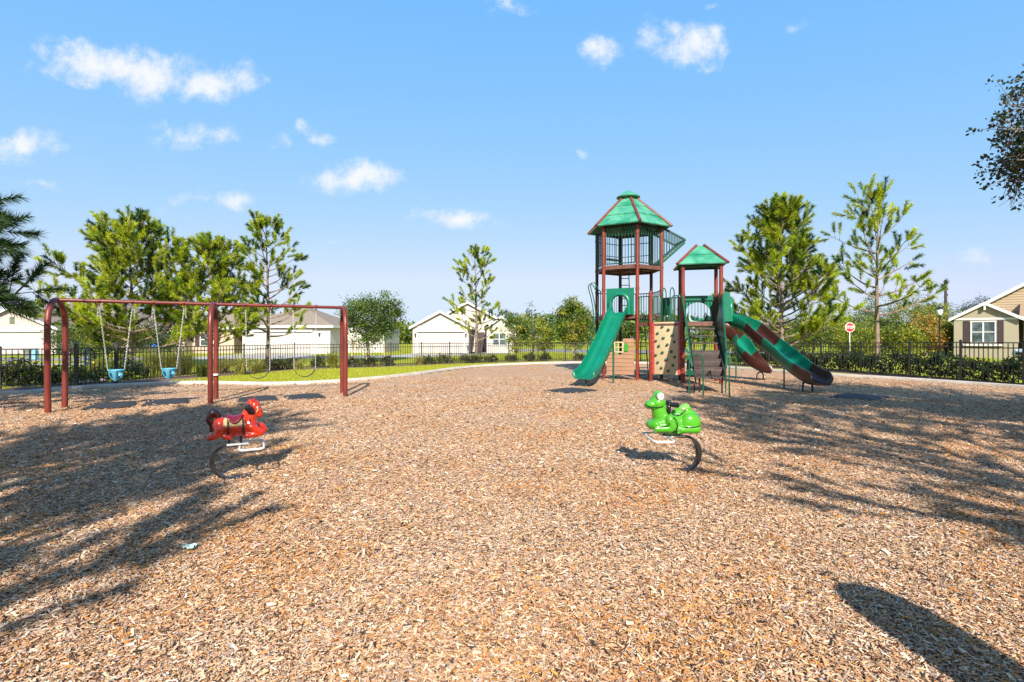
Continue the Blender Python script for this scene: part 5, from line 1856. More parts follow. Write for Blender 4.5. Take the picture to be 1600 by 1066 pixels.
# ------------------------------------------------------------------ fences
def fence(name, line, label, hfun, gap=0.14, thick=(), panel=2.4):
    root = thing(name, label, 'fence', (line[0][0], line[0][1], 0))
    O = (line[0][0], line[0][1], 0)
    # resample corners into panels
    stations = []
    for i in range(len(line) - 1):
        a = Vector(line[i]); b = Vector(line[i + 1]); L = (b - a).length; n = max(1, round(L / panel))
        for k in range(n): stations.append((a.lerp(b, k / n), k == 0))
    stations.append((Vector(line[-1]), True))
    for i, (p, corner) in enumerate(stations):
        h = hfun(p)
        big = any((p - Vector(q)).length < 1.2 for q in thick)
        s = 0.095 if big else 0.062
        hh = h + (0.14 if big else 0.05)
        mb = MB().box((p.x, p.y, hh / 2 - 0.03), (s, s, hh + 0.06), 0.3)
        mb.add([(p.x - s * .6, p.y - s * .6, hh), (p.x + s * .6, p.y - s * .6, hh), (p.x + s * .6, p.y + s * .6, hh), (p.x - s * .6, p.y + s * .6, hh), (p.x, p.y, hh + 0.035)],
               [(0, 1, 4), (1, 2, 4), (2, 3, 4), (3, 0, 4), (3, 2, 1, 0)])
        mb.build('post', M['fence'], root, O, smooth=0)
        if i == len(stations) - 1: break
        q = stations[i + 1][0]; d = q - p; L = d.length; u = d / L
        a = p + u * 0.03; b = q - u * 0.03
        h2 = hfun(q)
        mb = MB()
        for (za, zb) in ((h - 0.02, h2 - 0.02), (h - 0.19, h2 - 0.19), (0.10, 0.10)):
            mb.bar(V3(a, za), V3(b, zb), 0.030, 0.034)
        n = int(L / gap)
        for k in range(1, n):
            c = p + u * (L * k / n); hc = h + (h2 - h) * k / n
            mb.box((c.x, c.y, (hc - 0.04 + 0.05) / 2), (0.020, 0.020, hc - 0.09), math.atan2(u.y, u.x))
        mb.build('panel', M['fence'], root, O, smooth=0, fix=False)
    return root


LF = [(-27, 14.6), (-15.5, 15.5), (-13.7, 16.1), (-13.45, 17.4), (-12.9, 19.9), (-10.75, 25.3), (-6.6, 27.9), (-3.7, 30.4), (-0.2, 32.5), (3.6, 34.6), (8.6, 34.2)]
RF = [(8.6, 34.2), (12.1, 29.0), (14.6, 24.2), (15.45, 19.9), (16.1, 16.1), (17.0, 11.0), (18.2, 4.0)]
fence('metal_fence', LF, 'black metal picket fence behind the swings and the lawn on the left', lambda p: 1.22, thick=[(-13.7, 16.1), (-13.45, 17.4)])
fence('metal_fence', RF, 'black metal picket fence in front of the long dark hedge on the right', lambda p: 1.24 + 0.17 * max(0, min(1, (28 - p[1]) / 10)))

# planting strip of dark bark at the fence foot
strip('planting_bed', LF[1:], -1.0, 0.9, -0.007, M['bed'])
strip('planting_bed', RF, -0.35, 1.3, -0.005, M['bed'])

HEDGE_C = [np.array((0.014, 0.030, 0.008)), np.array((0.022, 0.044, 0.010)), np.array((0.038, 0.064, 0.015)), np.array((0.011, 0.022, 0.007))]
YG_C = [np.array((0.24, 0.27, 0.022)), np.array((0.155, 0.21, 0.02)), np.array((0.31, 0.28, 0.03)), np.array((0.075, 0.125, 0.016))]
DK_C = [np.array((0.035, 0.055, 0.014)), np.array((0.055, 0.075, 0.018)), np.array((0.025, 0.036, 0.012)), np.array((0.10, 0.085, 0.025))]
OR_C = [np.array((0.38, 0.17, 0.035)), np.array((0.30, 0.22, 0.035)), np.array((0.22, 0.23, 0.03)), np.array((0.34, 0.26, 0.05))]

# clipped hedge along the right fence: one long hedge
root = thing('hedge', 'long dark glossy clipped hedge growing behind the right-hand fence', 'hedge', (14.6, 24.2, 0))
hl = offset_line(RF, 0.0)
hr = random.Random(8); cs = []
hline = [(Vector(a)) for a in offset_line(RF, -0.85)] if False else None
rp = [Vector(p) for p in RF]
for i in range(len(rp) - 1):
    a, b = rp[i], rp[i + 1]; L = (b - a).length; u = (b - a) / L; nn = Vector((-u.y, u.x))
    if nn.x < 0: nn = -nn
    if i == 0: continue
    for k in range(int(L * 95)):
        t = hr.uniform(0, L); d = hr.uniform(0.20, 1.15); z = hr.uniform(0.04, 1.0) ** 0.7 * (0.80 + 0.07 * math.sin(t * 2.3) + 0.05 * math.sin(t * 5.1 + i))
        p = a + u * t + nn * d
        cs.append((p.x - 14.6, p.y - 24.2, z))
T = np.array([pick(hr, HEDGE_C) for _ in cs])
link('foliage', leaf_cloud('foliage', np.array(cs), 0.10, 13, 0.050, T, 31, aspect=0.6), M['leaf'], root)
mb = MB()
for i in range(0, len(cs), 40):
    c = cs[i]; mb.tube([(c[0], c[1], -0.05), (c[0] + .03, c[1] - .02, c[2])], [0.014, 0.006], 4, caps=False)
mb.build('stem', M['oakbark'], root, fix=False)

# ------------------------------------------------------------------ shrubs and grasses along the left fence
ORD = ['first', 'second', 'third', 'fourth', 'fifth', 'sixth', 'seventh', 'eighth', 'ninth', 'tenth', 'eleventh', 'twelfth', 'thirteenth', 'fourteenth', 'fifteenth', 'sixteenth', 'seventeenth']


def px_at(px, d): return ((px - 800) / FP * d, d)


lefts = [(2, 16.6, .75, .95, HEDGE_C), (28, 16.7, .70, .9, DK_C), (56, 16.9, .65, .72, HEDGE_C), (86, 17.3, .42, .62, DK_C), (118, 17.6, .55, .68, OAK_C), (142, 18.6, .45, .55, DK_C), (160, 19.2, .60, .62, OAK_C)]
for i, (px, d, r, h, c) in enumerate(lefts):
    x, y = px_at(px, d)
    make_shrub((x, y, 0), r, r * .9, h, 70, 16, 0.05, 100 + i, 'dark green leafy shrub behind the left fence, %s from the photo\'s left edge' % ORD[i], 'shrubs behind the left fence', c)
x, y = px_at(203, 19.4); make_shrub((x, y, 0), .62, .55, .85, 90, 18, 0.05, 120, 'dense dark rounded shrub behind the left bucket swing', 'shrubs behind the left fence', HEDGE_C)
x, y = px_at(166, 19.9); make_shrub((x, y, 0), .7, .5, 1.15, 60, 16, 0.055, 121, 'yellow-green shrub reaching the fence rail behind the left bucket swing', 'shrubs behind the left fence', YG_C)
for i, (px, d, h, n, up, lb) in enumerate([(234, 20.6, 1.15, 420, .22, 'tall upright yellow-green grass clump left of the second bucket swing'), (254, 20.9, 1.10, 420, .25, 'tall bushy grass clump directly behind the second bucket swing'),
                                      (274, 21.3, 1.12, 420, .25, 'tall pale grass clump right of the second bucket swing'), (292, 21.8, 1.15, 380, .28, 'tall brownish grass clump nearest the middle swing post'),
                                      (316, 20.4, 0.75, 380, .5, 'low dark green grass clump just left of the middle swing post'), (376, 21.4, 0.95, 520, .55, 'wide fountain grass clump with straw-coloured base right of the middle post'),
                                      (402, 22.6, 0.75, 380, .55, 'fountain grass clump between the wide clump and the slender pine'), (350, 22.6, .8, 380, .5, 'green fountain grass clump behind the right leg of the middle post'),
                                      (440, 24.9, .55, 260, .5, 'small brown-tipped grass clump at the fence behind the belt swings'), (520, 26.4, 0.95, 420, .35, 'bright green upright grass clump at the fence by the right end post'),
                                      (655, 28.9, 0.7, 300, .5, 'pale fountain grass clump in front of the white gabled house garage'), (466, 24.4, 0.6, 280, .45, 'yellow-green grass clump behind the second belt swing')]):
    x, y = px_at(px, d)
    c2 = (0.50, 0.40, 0.16) if up > .4 else (0.34, 0.33, 0.07)
    if 'dark green' in lb: make_clump((x, y, 0), h, .5, n, 200 + i, lb, 'ornamental grass clumps by the fence', (.05, .075, .02), (.11, .14, .03), upright=up)
    else: make_clump((x, y, 0), h, .5, n, 200 + i, lb, 'ornamental grass clumps by the fence', (.17, .20, .03), c2, upright=up, w=0.011)
row = [(420, 24.2), (434, 24.8), (459, 25.7), (497, 26.9), (552, 27.3), (578, 27.7), (605, 28.4), (670, 30.2), (694, 30.9), (727, 31.4), (745, 31.7), (768, 32.3), (800, 33.3), (829, 33.8), (851, 34.4), (905, 35.2)]
for i, (px, d) in enumerate(row):
    x, y = px_at(px, d); rr = RNG.uniform(.34, .55)
    make_shrub((x, y, 0), rr * 1.2, rr, RNG.uniform(.48, .66), 46, 14, 0.055, 300 + i, 'low dark shrub at the fence foot beyond the lawn, %s counting from the left' % ORD[i], 'low shrubs along the fence beyond the lawn', DK_C)

# taller light green meadow growth beyond the centre fence
tall = [(-6.0, 30.5), (-2.5, 33.2), (0, 34.6), (3.5, 36.2), (8.2, 36.0), (8.2, 39.0), (3, 41.5), (-2.5, 39.5), (-6.0, 35.0)]
blades('tall_grass', tall, 26000, 0.30, 'knee-high bright green grass beyond the centre of the fence', (0.21, 0.27, 0.02), (0.38, 0.36, 0.04))

# ------------------------------------------------------------------ trees
P_ = make_pine
def tpos(px, d): return ((px - 800) / FP * d, d, 0)


P_(tpos(206, 26), 6.7, 0.8, 4.0, 50, 24, 1, 'broad full pine, the largest behind the left swings', 'pines beyond the fence', n=110, nl=.22, w=.014, shoot=.55, lowfrac=.95, taper=.42, up=.42)
P_(tpos(329, 27), 6.3, 1.0, 2.6, 42, 18, 2, 'dense narrower pine rising above the middle post of the swing frame', 'pines beyond the fence', n=100, nl=.21, w=.014, shoot=.50, lowfrac=.9, taper=.45, up=.42)
P_(tpos(419, 30), 8.4, 1.5, 2.1, 36, 7, 3, 'slender open pine with pale trunk right of the middle swing post', 'pines beyond the fence', n=110, nl=.23, w=.015, shoot=.55, lowfrac=.9, taper=.33, up=.40)
P_(tpos(744, 38), 7.8, 1.3, 1.9, 30, 5, 4, 'thin sparse young pine in front of the white gabled house', 'pines beyond the fence', n=110, nl=.24, w=.016, shoot=.58, lowfrac=1.0, taper=.26, gap=.05, up=.42)
P_(tpos(1222, 29.5), 8.9, 0.7, 3.8, 56, 20, 5, 'massive dense pine behind the wave slide', 'pines beyond the fence', n=120, nl=.25, w=.015, shoot=.62, lowfrac=.95, taper=.45, up=.45)
P_(tpos(1371, 31), 10.0, 2.6, 3.5, 26, 8, 6, 'tall open pine with bare trunk and reaching limbs right of the dense pine', 'pines beyond the fence', n=130, nl=.27, w=.016, shoot=.75, lowfrac=.9, taper=.36, up=.46)
# pine at the left edge of the picture, and pines behind the photographer that throw the long shadows
P_((-12.65, 9.3, 0), 5.9, 2.0, 2.85, 52, 20, 7, 'dark pine reaching in at the left edge of the picture', 'pines around the play area', n=190, nl=.24, w=.0085, shoot=.60, taper=.72, up=.25,
   cols=[np.array((0.045, 0.09, 0.02)), np.array((0.028, 0.058, 0.018)), np.array((0.11, 0.17, 0.02))])
P_((-5.6, -0.9, 0), 8.3, 1.7, 3.3, 40, 10, 8, 'pine behind the camera on the left whose shadow crosses the spring horse', 'pines around the play area', n=90, nl=.24, w=.015, shoot=.75, taper=.62)
P_((-4.35, -3.5, 0), 9.6, 2.0, 3.0, 46, 14, 9, 'pine behind the camera at far left shading the lower left mulch', 'pines around the play area', n=90, nl=.24, w=.015, shoot=.75, taper=.42)
P_((6.5, -1.2, 0), 9.4, 2.0, 3.5, 34, 11, 10, 'pine behind the camera on the right throwing long finger shadows', 'pines around the play area', n=90, nl=.24, w=.015, shoot=.75, taper=.42)
P_((11.5, 0.6, 0), 10.5, 2.2, 4.6, 48, 15, 12, 'pine outside the right edge shading the mulch near the hedge', 'pines around the play area', n=90, nl=.24, w=.015, shoot=.75, taper=.4)

B_ = make_broad
# oak on the right: big crown outside the picture, boughs hanging in at the upper right
def edge_oak():
    r = random.Random(21); loc = Vector((11.2, 6.4, 0))
    root = thing('oak_tree', 'broadleaf oak whose dark leafy boughs hang in at the upper right edge', 'tree', loc, 0, 'oaks around the play area')
    cols = [np.array((0.050, 0.075, 0.018)), np.array((0.030, 0.045, 0.014)), np.array((0.055, 0.042, 0.022)), np.array((0.035, 0.030, 0.020))]
    mb = MB(); fork = Vector((.1, 0, 2.3))
    mb.tube([(0, 0, -.15), (0, 0, .2), (.05, 0, 1.2), fork], [.34, .24, .20, .18], 10)
    tips = []
    for (px, py, d) in ((1563, 132, 7.4), (1542, 172, 7.1), (1533, 208, 6.9), (1545, 232, 7.3), (1531, 262, 6.8), (1540, 292, 7.0), (1562, 285, 7.4), (1575, 178, 7.0), (1572, 215, 7.5), (1580, 250, 6.9), (1590, 150, 7.6), (1595, 205, 7.2),
                        (1560, 250, 7.0), (1592, 275, 7.3), (1610, 180, 7.0), (1615, 240, 7.2), (1625, 290, 6.9), (1640, 150, 7.4), (1650, 220, 7.1), (1660, 280, 7.0), (1680, 120, 7.2), (1700, 200, 7.0), (1585, 235, 7.6), (1600, 260, 7.4), (1605, 150, 7.0), (1570, 200, 7.7), (1560, 270, 7.6), (1588, 190, 7.1)):
        tips.append(at(px + 26, py - 10, d) - loc)
    while len(tips) < 120:
        v = Vector((r.gauss(0, 1), r.gauss(0, 1), r.gauss(0, .8))).normalized()
        p = Vector((v.x * 3.9, v.y * 4.2, 5.2 + v.z * 2.7)) * 1.0
        w = p + loc
        if w.y > 0.3 and abs(w.x / w.y) < 1.06: continue
        tips.append(p)
    C = []; T = []
    for i, t in enumerate(tips):
        mid = fork.lerp(t, .5) + Vector((r.uniform(-.3, .3), r.uniform(-.3, .3), .5 * r.uniform(.2, 1)))
        path = bez([fork, fork.lerp(mid, .6) + Vector((0, 0, .15)), mid, mid.lerp(t, .55) + Vector((0, 0, .12)), t], 4)
        k = len(path)
        mb.tube(path, [.085 * (1 - q / (k - 1)) ** 1.2 + .005 for q in range(k)], 5, caps=False)
        vis = i < 28
        for q in range(46 if vis else 22):
            s_ = r.uniform(.62, 1.0) if vis else r.uniform(.45, 1.0)
            f = s_ * (k - 1); j = min(int(f), k - 2)
            p = path[j].lerp(path[j + 1], f - j)
            sp = .30 * (1.08 - s_) / .4 + .05
            tw = p + Vector((r.gauss(0, sp), r.gauss(0, sp), r.gauss(-.02, sp * .7)))
            mb.tube([p, tw], [.006, .003], 3, caps=False)
            C.append(tuple(tw)); T.append(pick(r, cols))
    for q in range(9):      # bare hanging twigs
        p = at(1584 + r.uniform(-6, 10), 290, 7.1) - loc
        mb.tube([p, p + Vector((r.uniform(-.08, .08), r.uniform(-.05, .05), -.12)), p + Vector((r.uniform(-.14, .14), r.uniform(-.1, .1), -.27))], [.006, .004, .002], 3, caps=False)
    mb.build('trunk', M['oakbark'], root, smooth=60, fix=False)
    link('crown', leaf_cloud('crown', np.array(C), 0.095, 13, 0.031, np.array(T), 9, aspect=0.62), M['leaf'], root)


edge_oak()
B_(tpos(576, 33), 4.95, 0.75, 2.9, 190, 74, 0.066, 14, 'wide round oak held by pale timber stakes right of the swing frame', 'broadleaf trees beyond the fence', sig=.42, squash=.7, limbs=18, cols=OAK_C[:3], hollow=.2)
B_(tpos(897, 40), 5.2, 0.6, 1.8, 150, 74, 0.078, 15, 'dense rounded tree left of the straight slide tower', 'broadleaf trees beyond the fence', cols=YG_C[1:] + OAK_C[:2], sig=.38)
B_(tpos(806, 41), 3.9, 0.4, 1.6, 84, 62, 0.068, 16, 'small light-leaved tree beside the white gabled house window', 'broadleaf trees beyond the fence', cols=YG_C[1:] + OAK_C[:2], sig=.34)
B_(tpos(833, 44), 4.3, 0.6, 1.5, 36, 44, 0.070, 17, 'thin tree with a bare leader between the gabled house and the rounded tree', 'broadleaf trees beyond the fence', cols=OAK_C, sig=.34)
B_(tpos(851, 43), 3.0, 0.3, 1.15, 64, 62, 0.065, 18, 'short yellow-green bushy tree left of the dense rounded tree', 'broadleaf trees beyond the fence', cols=YG_C, sig=.3)
B_(tpos(150, 30), 3.6, 0.5, 2.0, 70, 50, 0.06, 19, 'dark broadleaf tree under the left side of the largest left pine', 'broadleaf trees beyond the fence', cols=[OAK_C[0], OAK_C[2], YG_C[1], HEDGE_C[0]], sig=.4)
B_(tpos(185, 27.5), 2.9, 0.2, 2.0, 100, 56, 0.058, 21, 'broad yellow-green bush under the largest left pine', 'broadleaf trees beyond the fence', cols=YG_C, sig=.38)
B_(tpos(108, 31), 2.6, 0.2, 1.5, 60, 50, 0.06, 22, 'small dark bush against the side wall of the far left house', 'broadleaf trees beyond the fence', cols=[OAK_C[1], OAK_C[2], YG_C[3]], sig=.36)
B_(tpos(262, 31), 3.3, 0.4, 1.8, 70, 50, 0.06, 20, 'bushy green tree between the two left pines', 'broadleaf trees beyond the fence', cols=OAK_C, sig=.4)
bk = [(1150, 46, 3.6, 2.4, YG_C), (1198, 44, 2.9, 2.3, YG_C), (1270, 46, 4.4, 2.6, OAK_C), (1318, 47, 3.9, 2.6, YG_C), (1352, 52, 4.7, 2.8, OAK_C), (1395, 46, 3.6, 2.4, OAK_C), (1424, 50, 5.7, 2.5, YG_C), (1452, 54, 5.9, 2.5, YG_C),
      (1448, 43, 3.4, 1.7, OR_C), (1478, 44, 2.9, 2.0, YG_C), (1472, 62, 5.8, 2.0, OAK_C), (1342, 44, 2.7, 1.8, YG_C), (1412, 42, 2.5, 1.7, YG_C), (1240, 52, 4.0, 2.6, OAK_C)]
bl = ['green tree just right of the low roofed tower', 'low yellow-green tree below the dense pine\'s left side', 'green tree behind the right side of the dense pine', 'yellow-green tree behind the stop sign',
      'taller green tree between the stop sign and the open pine', 'green tree just right of the open pine trunk', 'tall golden-green tree right of the open pine', 'tall golden-green tree left of the street lamp',
      'orange-leaved small tree left of the street lamp', 'yellow-green bush below the street lamp', 'green tree behind the street lamp and utility pole', 'low yellow-green tree left of the open pine trunk',
      'low yellow-green bush right of the open pine trunk', 'green tree behind the middle of the dense pine']
for i, (px, d, h, r, c) in enumerate(bk):
    B_(tpos(px, d), h, 0.3, r, 105, 56, 0.085, 400 + i, bl[i], 'trees across the road on the right', cols=c, sig=.46, limbs=8)
B_(tpos(1531, 62), 6.7, 3.0, 2.2, 60, 40, 0.09, 430, 'dark tree showing over the roof of the olive house', 'trees behind the houses', cols=HEDGE_C, sig=.5)
B_(tpos(1375, 58), 7.2, 1.0, 2.6, 70, 46, 0.09, 431, 'dark green tree far behind the open pine trunk', 'trees behind the houses', cols=OAK_C, sig=.5)

# timber stakes round the oak
ox, oy, _ = tpos(576, 33)
for i, (dx, dy, tilt, lb) in enumerate([(-.9, -.6, .0, 'upright pale timber stake left of the staked oak'), (-.1, -1.0, .62, 'slanting pale timber brace leaning against the staked oak'), (1.15, -.7, .0, 'upright pale timber stake right of the staked oak')]):
    mb = MB()
    if tilt: mb.bar((-0.45, 0, 1.25), (0.55, -.2, -0.1), 0.07, 0.07)
    else: mb.bar((0, 0, -0.1), (0.05, 0, 1.15), 0.07, 0.07)
    o = mb.build('timber_stake', M['stake'], smooth=0, bevel=0.006, loc=(ox + dx, oy + dy, 0)); tag(o, lb, 'stake', 'stakes round the oak')

# far wood closing the horizon
fr = np.random.RandomState(3); cs = []; 
for i in range(2600):
    a = fr.uniform(-1.0, 1.0); d = fr.uniform(120, 160)
    top = 5.2 + 1.3 * math.sin(a * 9) + 1.2 * math.sin(a * 23 + 1)
    cs.append((d * math.tan(a) if abs(a) < 1.2 else 0, d, fr.uniform(0.2, 1.0) * top))
T = np.array([OAK_C[i % 4] * fr.uniform(.8, 1.3) for i in range(2600)])
o = link('far_wood', leaf_cloud('far_wood', np.array(cs), 1.6, 26, 0.5, T, 5), M['leaf'])
tag(o, 'far-off belt of green woodland along the horizon', 'woodland', kind='stuff')
# ------------------------------------------------------------------ houses (local frame: x right, y back, z up; front faces -y)
def quadroof(mb, pts, t=0.14):
    """sloping slab from a top polygon"""
    mb.prism([Vector(p) for p in pts], (0, 0, -t))


def gable(root, x0, x1, y0, y1, ez, pz, wall, roofm, over=0.35, name_w='wall', fascia=True, siding=None):
    """box with a gable facing -y"""
    xm = (x0 + x1) / 2
    MB().prism([(x0, y0, -0.1), (x1, y0, -0.1), (x1, y0, ez), (xm, y0, pz), (x0, y0, ez)], (0, y1 - y0, 0)).build(name_w, wall, root, smooth=0)
    mb = MB()
    sl = (pz - ez) / (xm - x0)
    xo0, xo1 = x0 - over, x1 + over; zo = ez - sl * over
    lift = 0.16
    mb.prism([(xo0, y0 - over, zo + lift), (xm, y0 - over, pz + lift), (xm, y0 - over, pz + lift - 0.13), (xo0, y0 - over, zo + lift - 0.13)], (0, y1 - y0 + over, 0))
    mb.prism([(xm, y0 - over, pz + lift), (xo1, y0 - over, zo + lift), (xo1, y0 - over, zo + lift - 0.13), (xm, y0 - over, pz + lift - 0.13)], (0, y1 - y0 + over, 0))
    rf = mb.build('roof', roofm, root, smooth=0)
    if fascia:
        mb = MB()
        f0 = y0 - over - 0.035
        for (a, b) in (((xo0 - .02, zo + lift + 0.01), (xm, pz + lift + 0.02)), ((xm, pz + lift + 0.02), (xo1 + .02, zo + lift + 0.01))):
            mb.prism([(a[0], f0, a[1]), (b[0], f0, b[1]), (b[0], f0, b[1] - 0.24), (a[0], f0, a[1] - 0.24)], (0, 0.03, 0))
        mb.bar((xo0 - 0.015, f0, zo + lift - 0.10), (xo0 - 0.015, y1, zo + lift - 0.10), 0.03, 0.20)
        mb.bar((xo1 + 0.015, f0, zo + lift - 0.10), (xo1 + 0.015, y1, zo + lift - 0.10), 0.03, 0.20)
        mb.build('fascia', M['trim'], rf, smooth=0)
    return rf


def hip(root, x0, x1, y0, y1, ez, pz, roofm, over=0.4, cut=1.0):
    x0 -= over; x1 += over; y0 -= over; y1 += over
    run = min(x1 - x0, y1 - y0) / 2 * cut
    if (x1 - x0) >= (y1 - y0):
        r0 = (x0 + run, (y0 + y1) / 2, pz); r1 = (x1 - run, (y0 + y1) / 2, pz)
        fs = [(0, 1, 5, 4), (1, 2, 5), (2, 3, 4, 5), (3, 0, 4)]
    else:
        r0 = ((x0 + x1) / 2, y0 + run, pz); r1 = ((x0 + x1) / 2, y1 - run, pz)
        fs = [(0, 1, 4), (1, 2, 5, 4), (2, 3, 5), (3, 0, 4, 5)]
    vs = [(x0, y0, ez), (x1, y0, ez), (x1, y1, ez), (x0, y1, ez), r0, r1]
    vs2 = [(v[0], v[1], v[2] - 0.16) for v in vs[:4]]
    mb = MB().add(vs + vs2, fs + [(9, 8, 7, 6), (0, 6, 7, 1), (1, 7, 8, 2), (2, 8, 9, 3), (3, 9, 6, 0)])
    rf = mb.build('roof', roofm, root, smooth=0)
    mb = MB()
    for (a, b) in (((x0, y0), (x1, y0)), ((x1, y0), (x1, y1)), ((x0, y1), (x0, y0))):
        mb.bar((a[0], a[1], ez - 0.09), (b[0], b[1], ez - 0.09), 0.05, 0.22)
    mb.build('fascia', M['trim'], rf, smooth=0)
    return rf


def garage(root, x0, x1, y, h, m='garage'):
    mb = MB(); n = 4
    for k in range(n):
        za = h * k / n; zb = h * (k + 1) / n
        mb.box(((x0 + x1) / 2, y - 0.025, (za + zb) / 2), (x1 - x0, 0.05, zb - za - 0.03))
        c = 4
        for q in range(c):
            xa = x0 + (x1 - x0) * (q + .12) / c; xb = x0 + (x1 - x0) * (q + .88) / c
            mb.box(((xa + xb) / 2, y - 0.056, (za + zb) / 2), (xb - xa, 0.012, (zb - za) * .55))
    mb.box(((x0 + x1) / 2, y - 0.008, h / 2), (x1 - x0 - .02, 0.014, h))
    g = mb.build('garage_door', M[m], root, smooth=0)
    mb = MB()
    mb.box((x0 - .09, y - .04, h / 2), (.16, .10, h)); mb.box((x1 + .09, y - .04, h / 2), (.16, .10, h)); mb.box(((x0 + x1) / 2, y - .115, h + .10), (x1 - x0 + .36, .27, .16))
    mb.build('frame', M['trim'], g, smooth=0)
    return g


def window(root, x0, x1, z0, z1, y, cols=2, rows=2, frame='trim', shutters=None, proud=0.05):
    w = MB().box(((x0 + x1) / 2, y - 0.012, (z0 + z1) / 2), (x1 - x0, 0.02, z1 - z0)).build('window', M['glass'], root, smooth=0)
    mb = MB()
    for x in (x0, x1): mb.box((x, y - proud / 2 - .01, (z0 + z1) / 2), (.09, proud + .02, z1 - z0 + .09))
    for z in (z0, z1): mb.box(((x0 + x1) / 2, y - proud / 2 - .013, z), (x1 - x0 + .13, proud + .026, .10))
    for k in range(1, cols):
        mb.box((x0 + (x1 - x0) * k / cols, y - proud / 2 - .006, (z0 + z1) / 2), (.09, proud, z1 - z0 - .11))
    for k in range(1, rows):
        mb.box(((x0 + x1) / 2, y - proud / 2 - .002, z0 + (z1 - z0) * k / rows), (x1 - x0 - .10, proud - .01, .06))
    mb.build('frame', M[frame], w, smooth=0)
    if shutters:
        sw = shutters
        for xs in (x0 - .1 - sw / 2, x1 + .1 + sw / 2):
            mb = MB().box((xs, y - .025, (z0 + z1) / 2), (sw, .045, z1 - z0 + .1))
            for z in (z0, (z0 + z1) / 2, z1 - .05): mb.box((xs, y - .052, z + .02), (sw - .02, .012, .09))
            mb.build('shutter', M['plum'], root, smooth=0)
    return w


def vent(root, x, z, y, w=.45, h=.65):
    mb = MB().box((x, y - .02, z), (w, .04, h))
    for k in range(6): mb.box((x, y - .05, z - h / 2 + h * (k + .5) / 6), (w - .08, .03, .05))
    mb.build('gable_vent', M['navy'] if False else M['utility'], root, smooth=0)


def lantern(root, x, z, y):
    MB().box((x, y - .10, z), (.13, .16, .26)).box((x, y - .10, z + .16), (.17, .2, .05)).build('wall_lantern', M['black'], root, smooth=0, bevel=.01)


# left house
r = thing('house', 'pinkish white gabled garage house at far left behind the swing frame', 'house', (-46.9, 48, 0))
gable(r, -4.2, 4.2, 0, 8.0, 2.40, 4.20, M['wall_pinkgrey'], M['shingle'])
MB().box((-2.0, 13.05, 1.25), (14.4, 10.0, 2.6)).build('wall', M['wall_pinkgrey'], r, smooth=0)
hip(r, -9.2, 5.2, 6.5, 18.05, 2.66, 6.1, M['shingle'])
garage(r, -3.6, 2.7, -0.0, 2.05)
MB().box((0, -.03, 2.38), (8.3, .06, .16)).build('band', M['trim'], r, smooth=0)
vent(r, 0.05, 3.15, 0)
lantern(r, 3.45, 1.75, 0)

# second house, beige, mostly behind the pines
r = thing('house', 'beige house with dark shutters behind the second pine', 'house', (-28.5, 50, 0))
MB().box((-1.3, 5.5, 1.2), (5.3, 11, 2.6)).build('wall', M['wall_beige'], r, smooth=0)
MB().box((3.0, 7.2, 1.2), (3.2, 7.6, 2.59)).build('wall', M['wall_beige'], r, smooth=0)
hip(r, -4.0, 4.7, 0.0, 11.05, 2.52, 4.9, M['shingle'])
window(r, -1.9, -0.6, 0.7, 2.0, 0, 1, 2, shutters=.42)
gable(r, -3.95, -2.7, -1.2, -0.02, 2.2, 2.7, M['wall_beige'], M['shingle'], over=.2)

# third house: white double garage and brown hip roof
r = thing('house', 'white double-garage house with brown hip roof behind the slender pine', 'house', (-21.6, 49, 0))
MB().box((0, 5, 1.25), (8.4, 10, 2.7)).build('wall', M['wall_white'], r, smooth=0)
hip(r, -4.2, 4.2, 0, 10, 2.68, 4.75, M['shingle'])
garage(r, -3.0, 2.4, 0, 2.08)
MB().box((6.3, 7.5, 1.2), (4.2, 7, 2.6)).build('wall', M['wall_white'], r, smooth=0)
lantern(r, 3.2, 1.8, 0)

# fourth house: white, three stepped gables
r = thing('house', 'white house with three stepped gables behind the thin sparse pine', 'house', (-6.8, 50, 0))
gable(r, -2.9, 2.55, 0, 7, 2.55, 4.0, M['wall_cream'], M['shingle'], over=.3)
gable(r, -2.6, 6.7, 5.0, 13, 2.7, 5.25, M['wall_cream'], M['shingle'], over=.3)
gable(r, 4.25, 7.2, 1.6, 4.95, 2.5, 3.55, M['wall_cream'], M['shingle'], over=.28)
garage(r, -2.35, 2.05, 0, 2.08)
window(r, 4.85, 6.2, 0.75, 2.0, 1.6, 2, 2)
MB().box((0, -.03, 2.6), (5.3, .06, .14)).build('band', M['trim'], r, smooth=0)
lantern(r, 2.3, 1.75, 0); lantern(r, -2.62, 1.75, 0)
MB().box((3.4, 4.93, 1.05), (.9, .06, 2.1)).build('door', M['plum'], r, smooth=0)

# right house: olive beige with plum shutters and a big sided gable behind
r = thing('house', 'olive-beige house with plum shutters at the right edge', 'house', (36.95, 40, 0), math.radians(-46))
gable(r, -1.85, 1.85, 0, 4.0, 3.05, 4.15, M['wall_olive'], M['shingle_tan'], over=.28)
window(r, -0.80, 0.60, 1.15, 2.80, 0, 2, 2, shutters=.36)
MB().box((0, -.03, 3.0), (3.7, .06, .15)).build('band', M['trim'], r, smooth=0)
MB().box((-.10, -.10, .95), (2.3, .2, .12)).build('sill', M['trim'], r, smooth=0)
MB().box((0, -.14, 3.90), (.12, .3, .42)).build('gable_bracket', M['trim'], r, smooth=0)
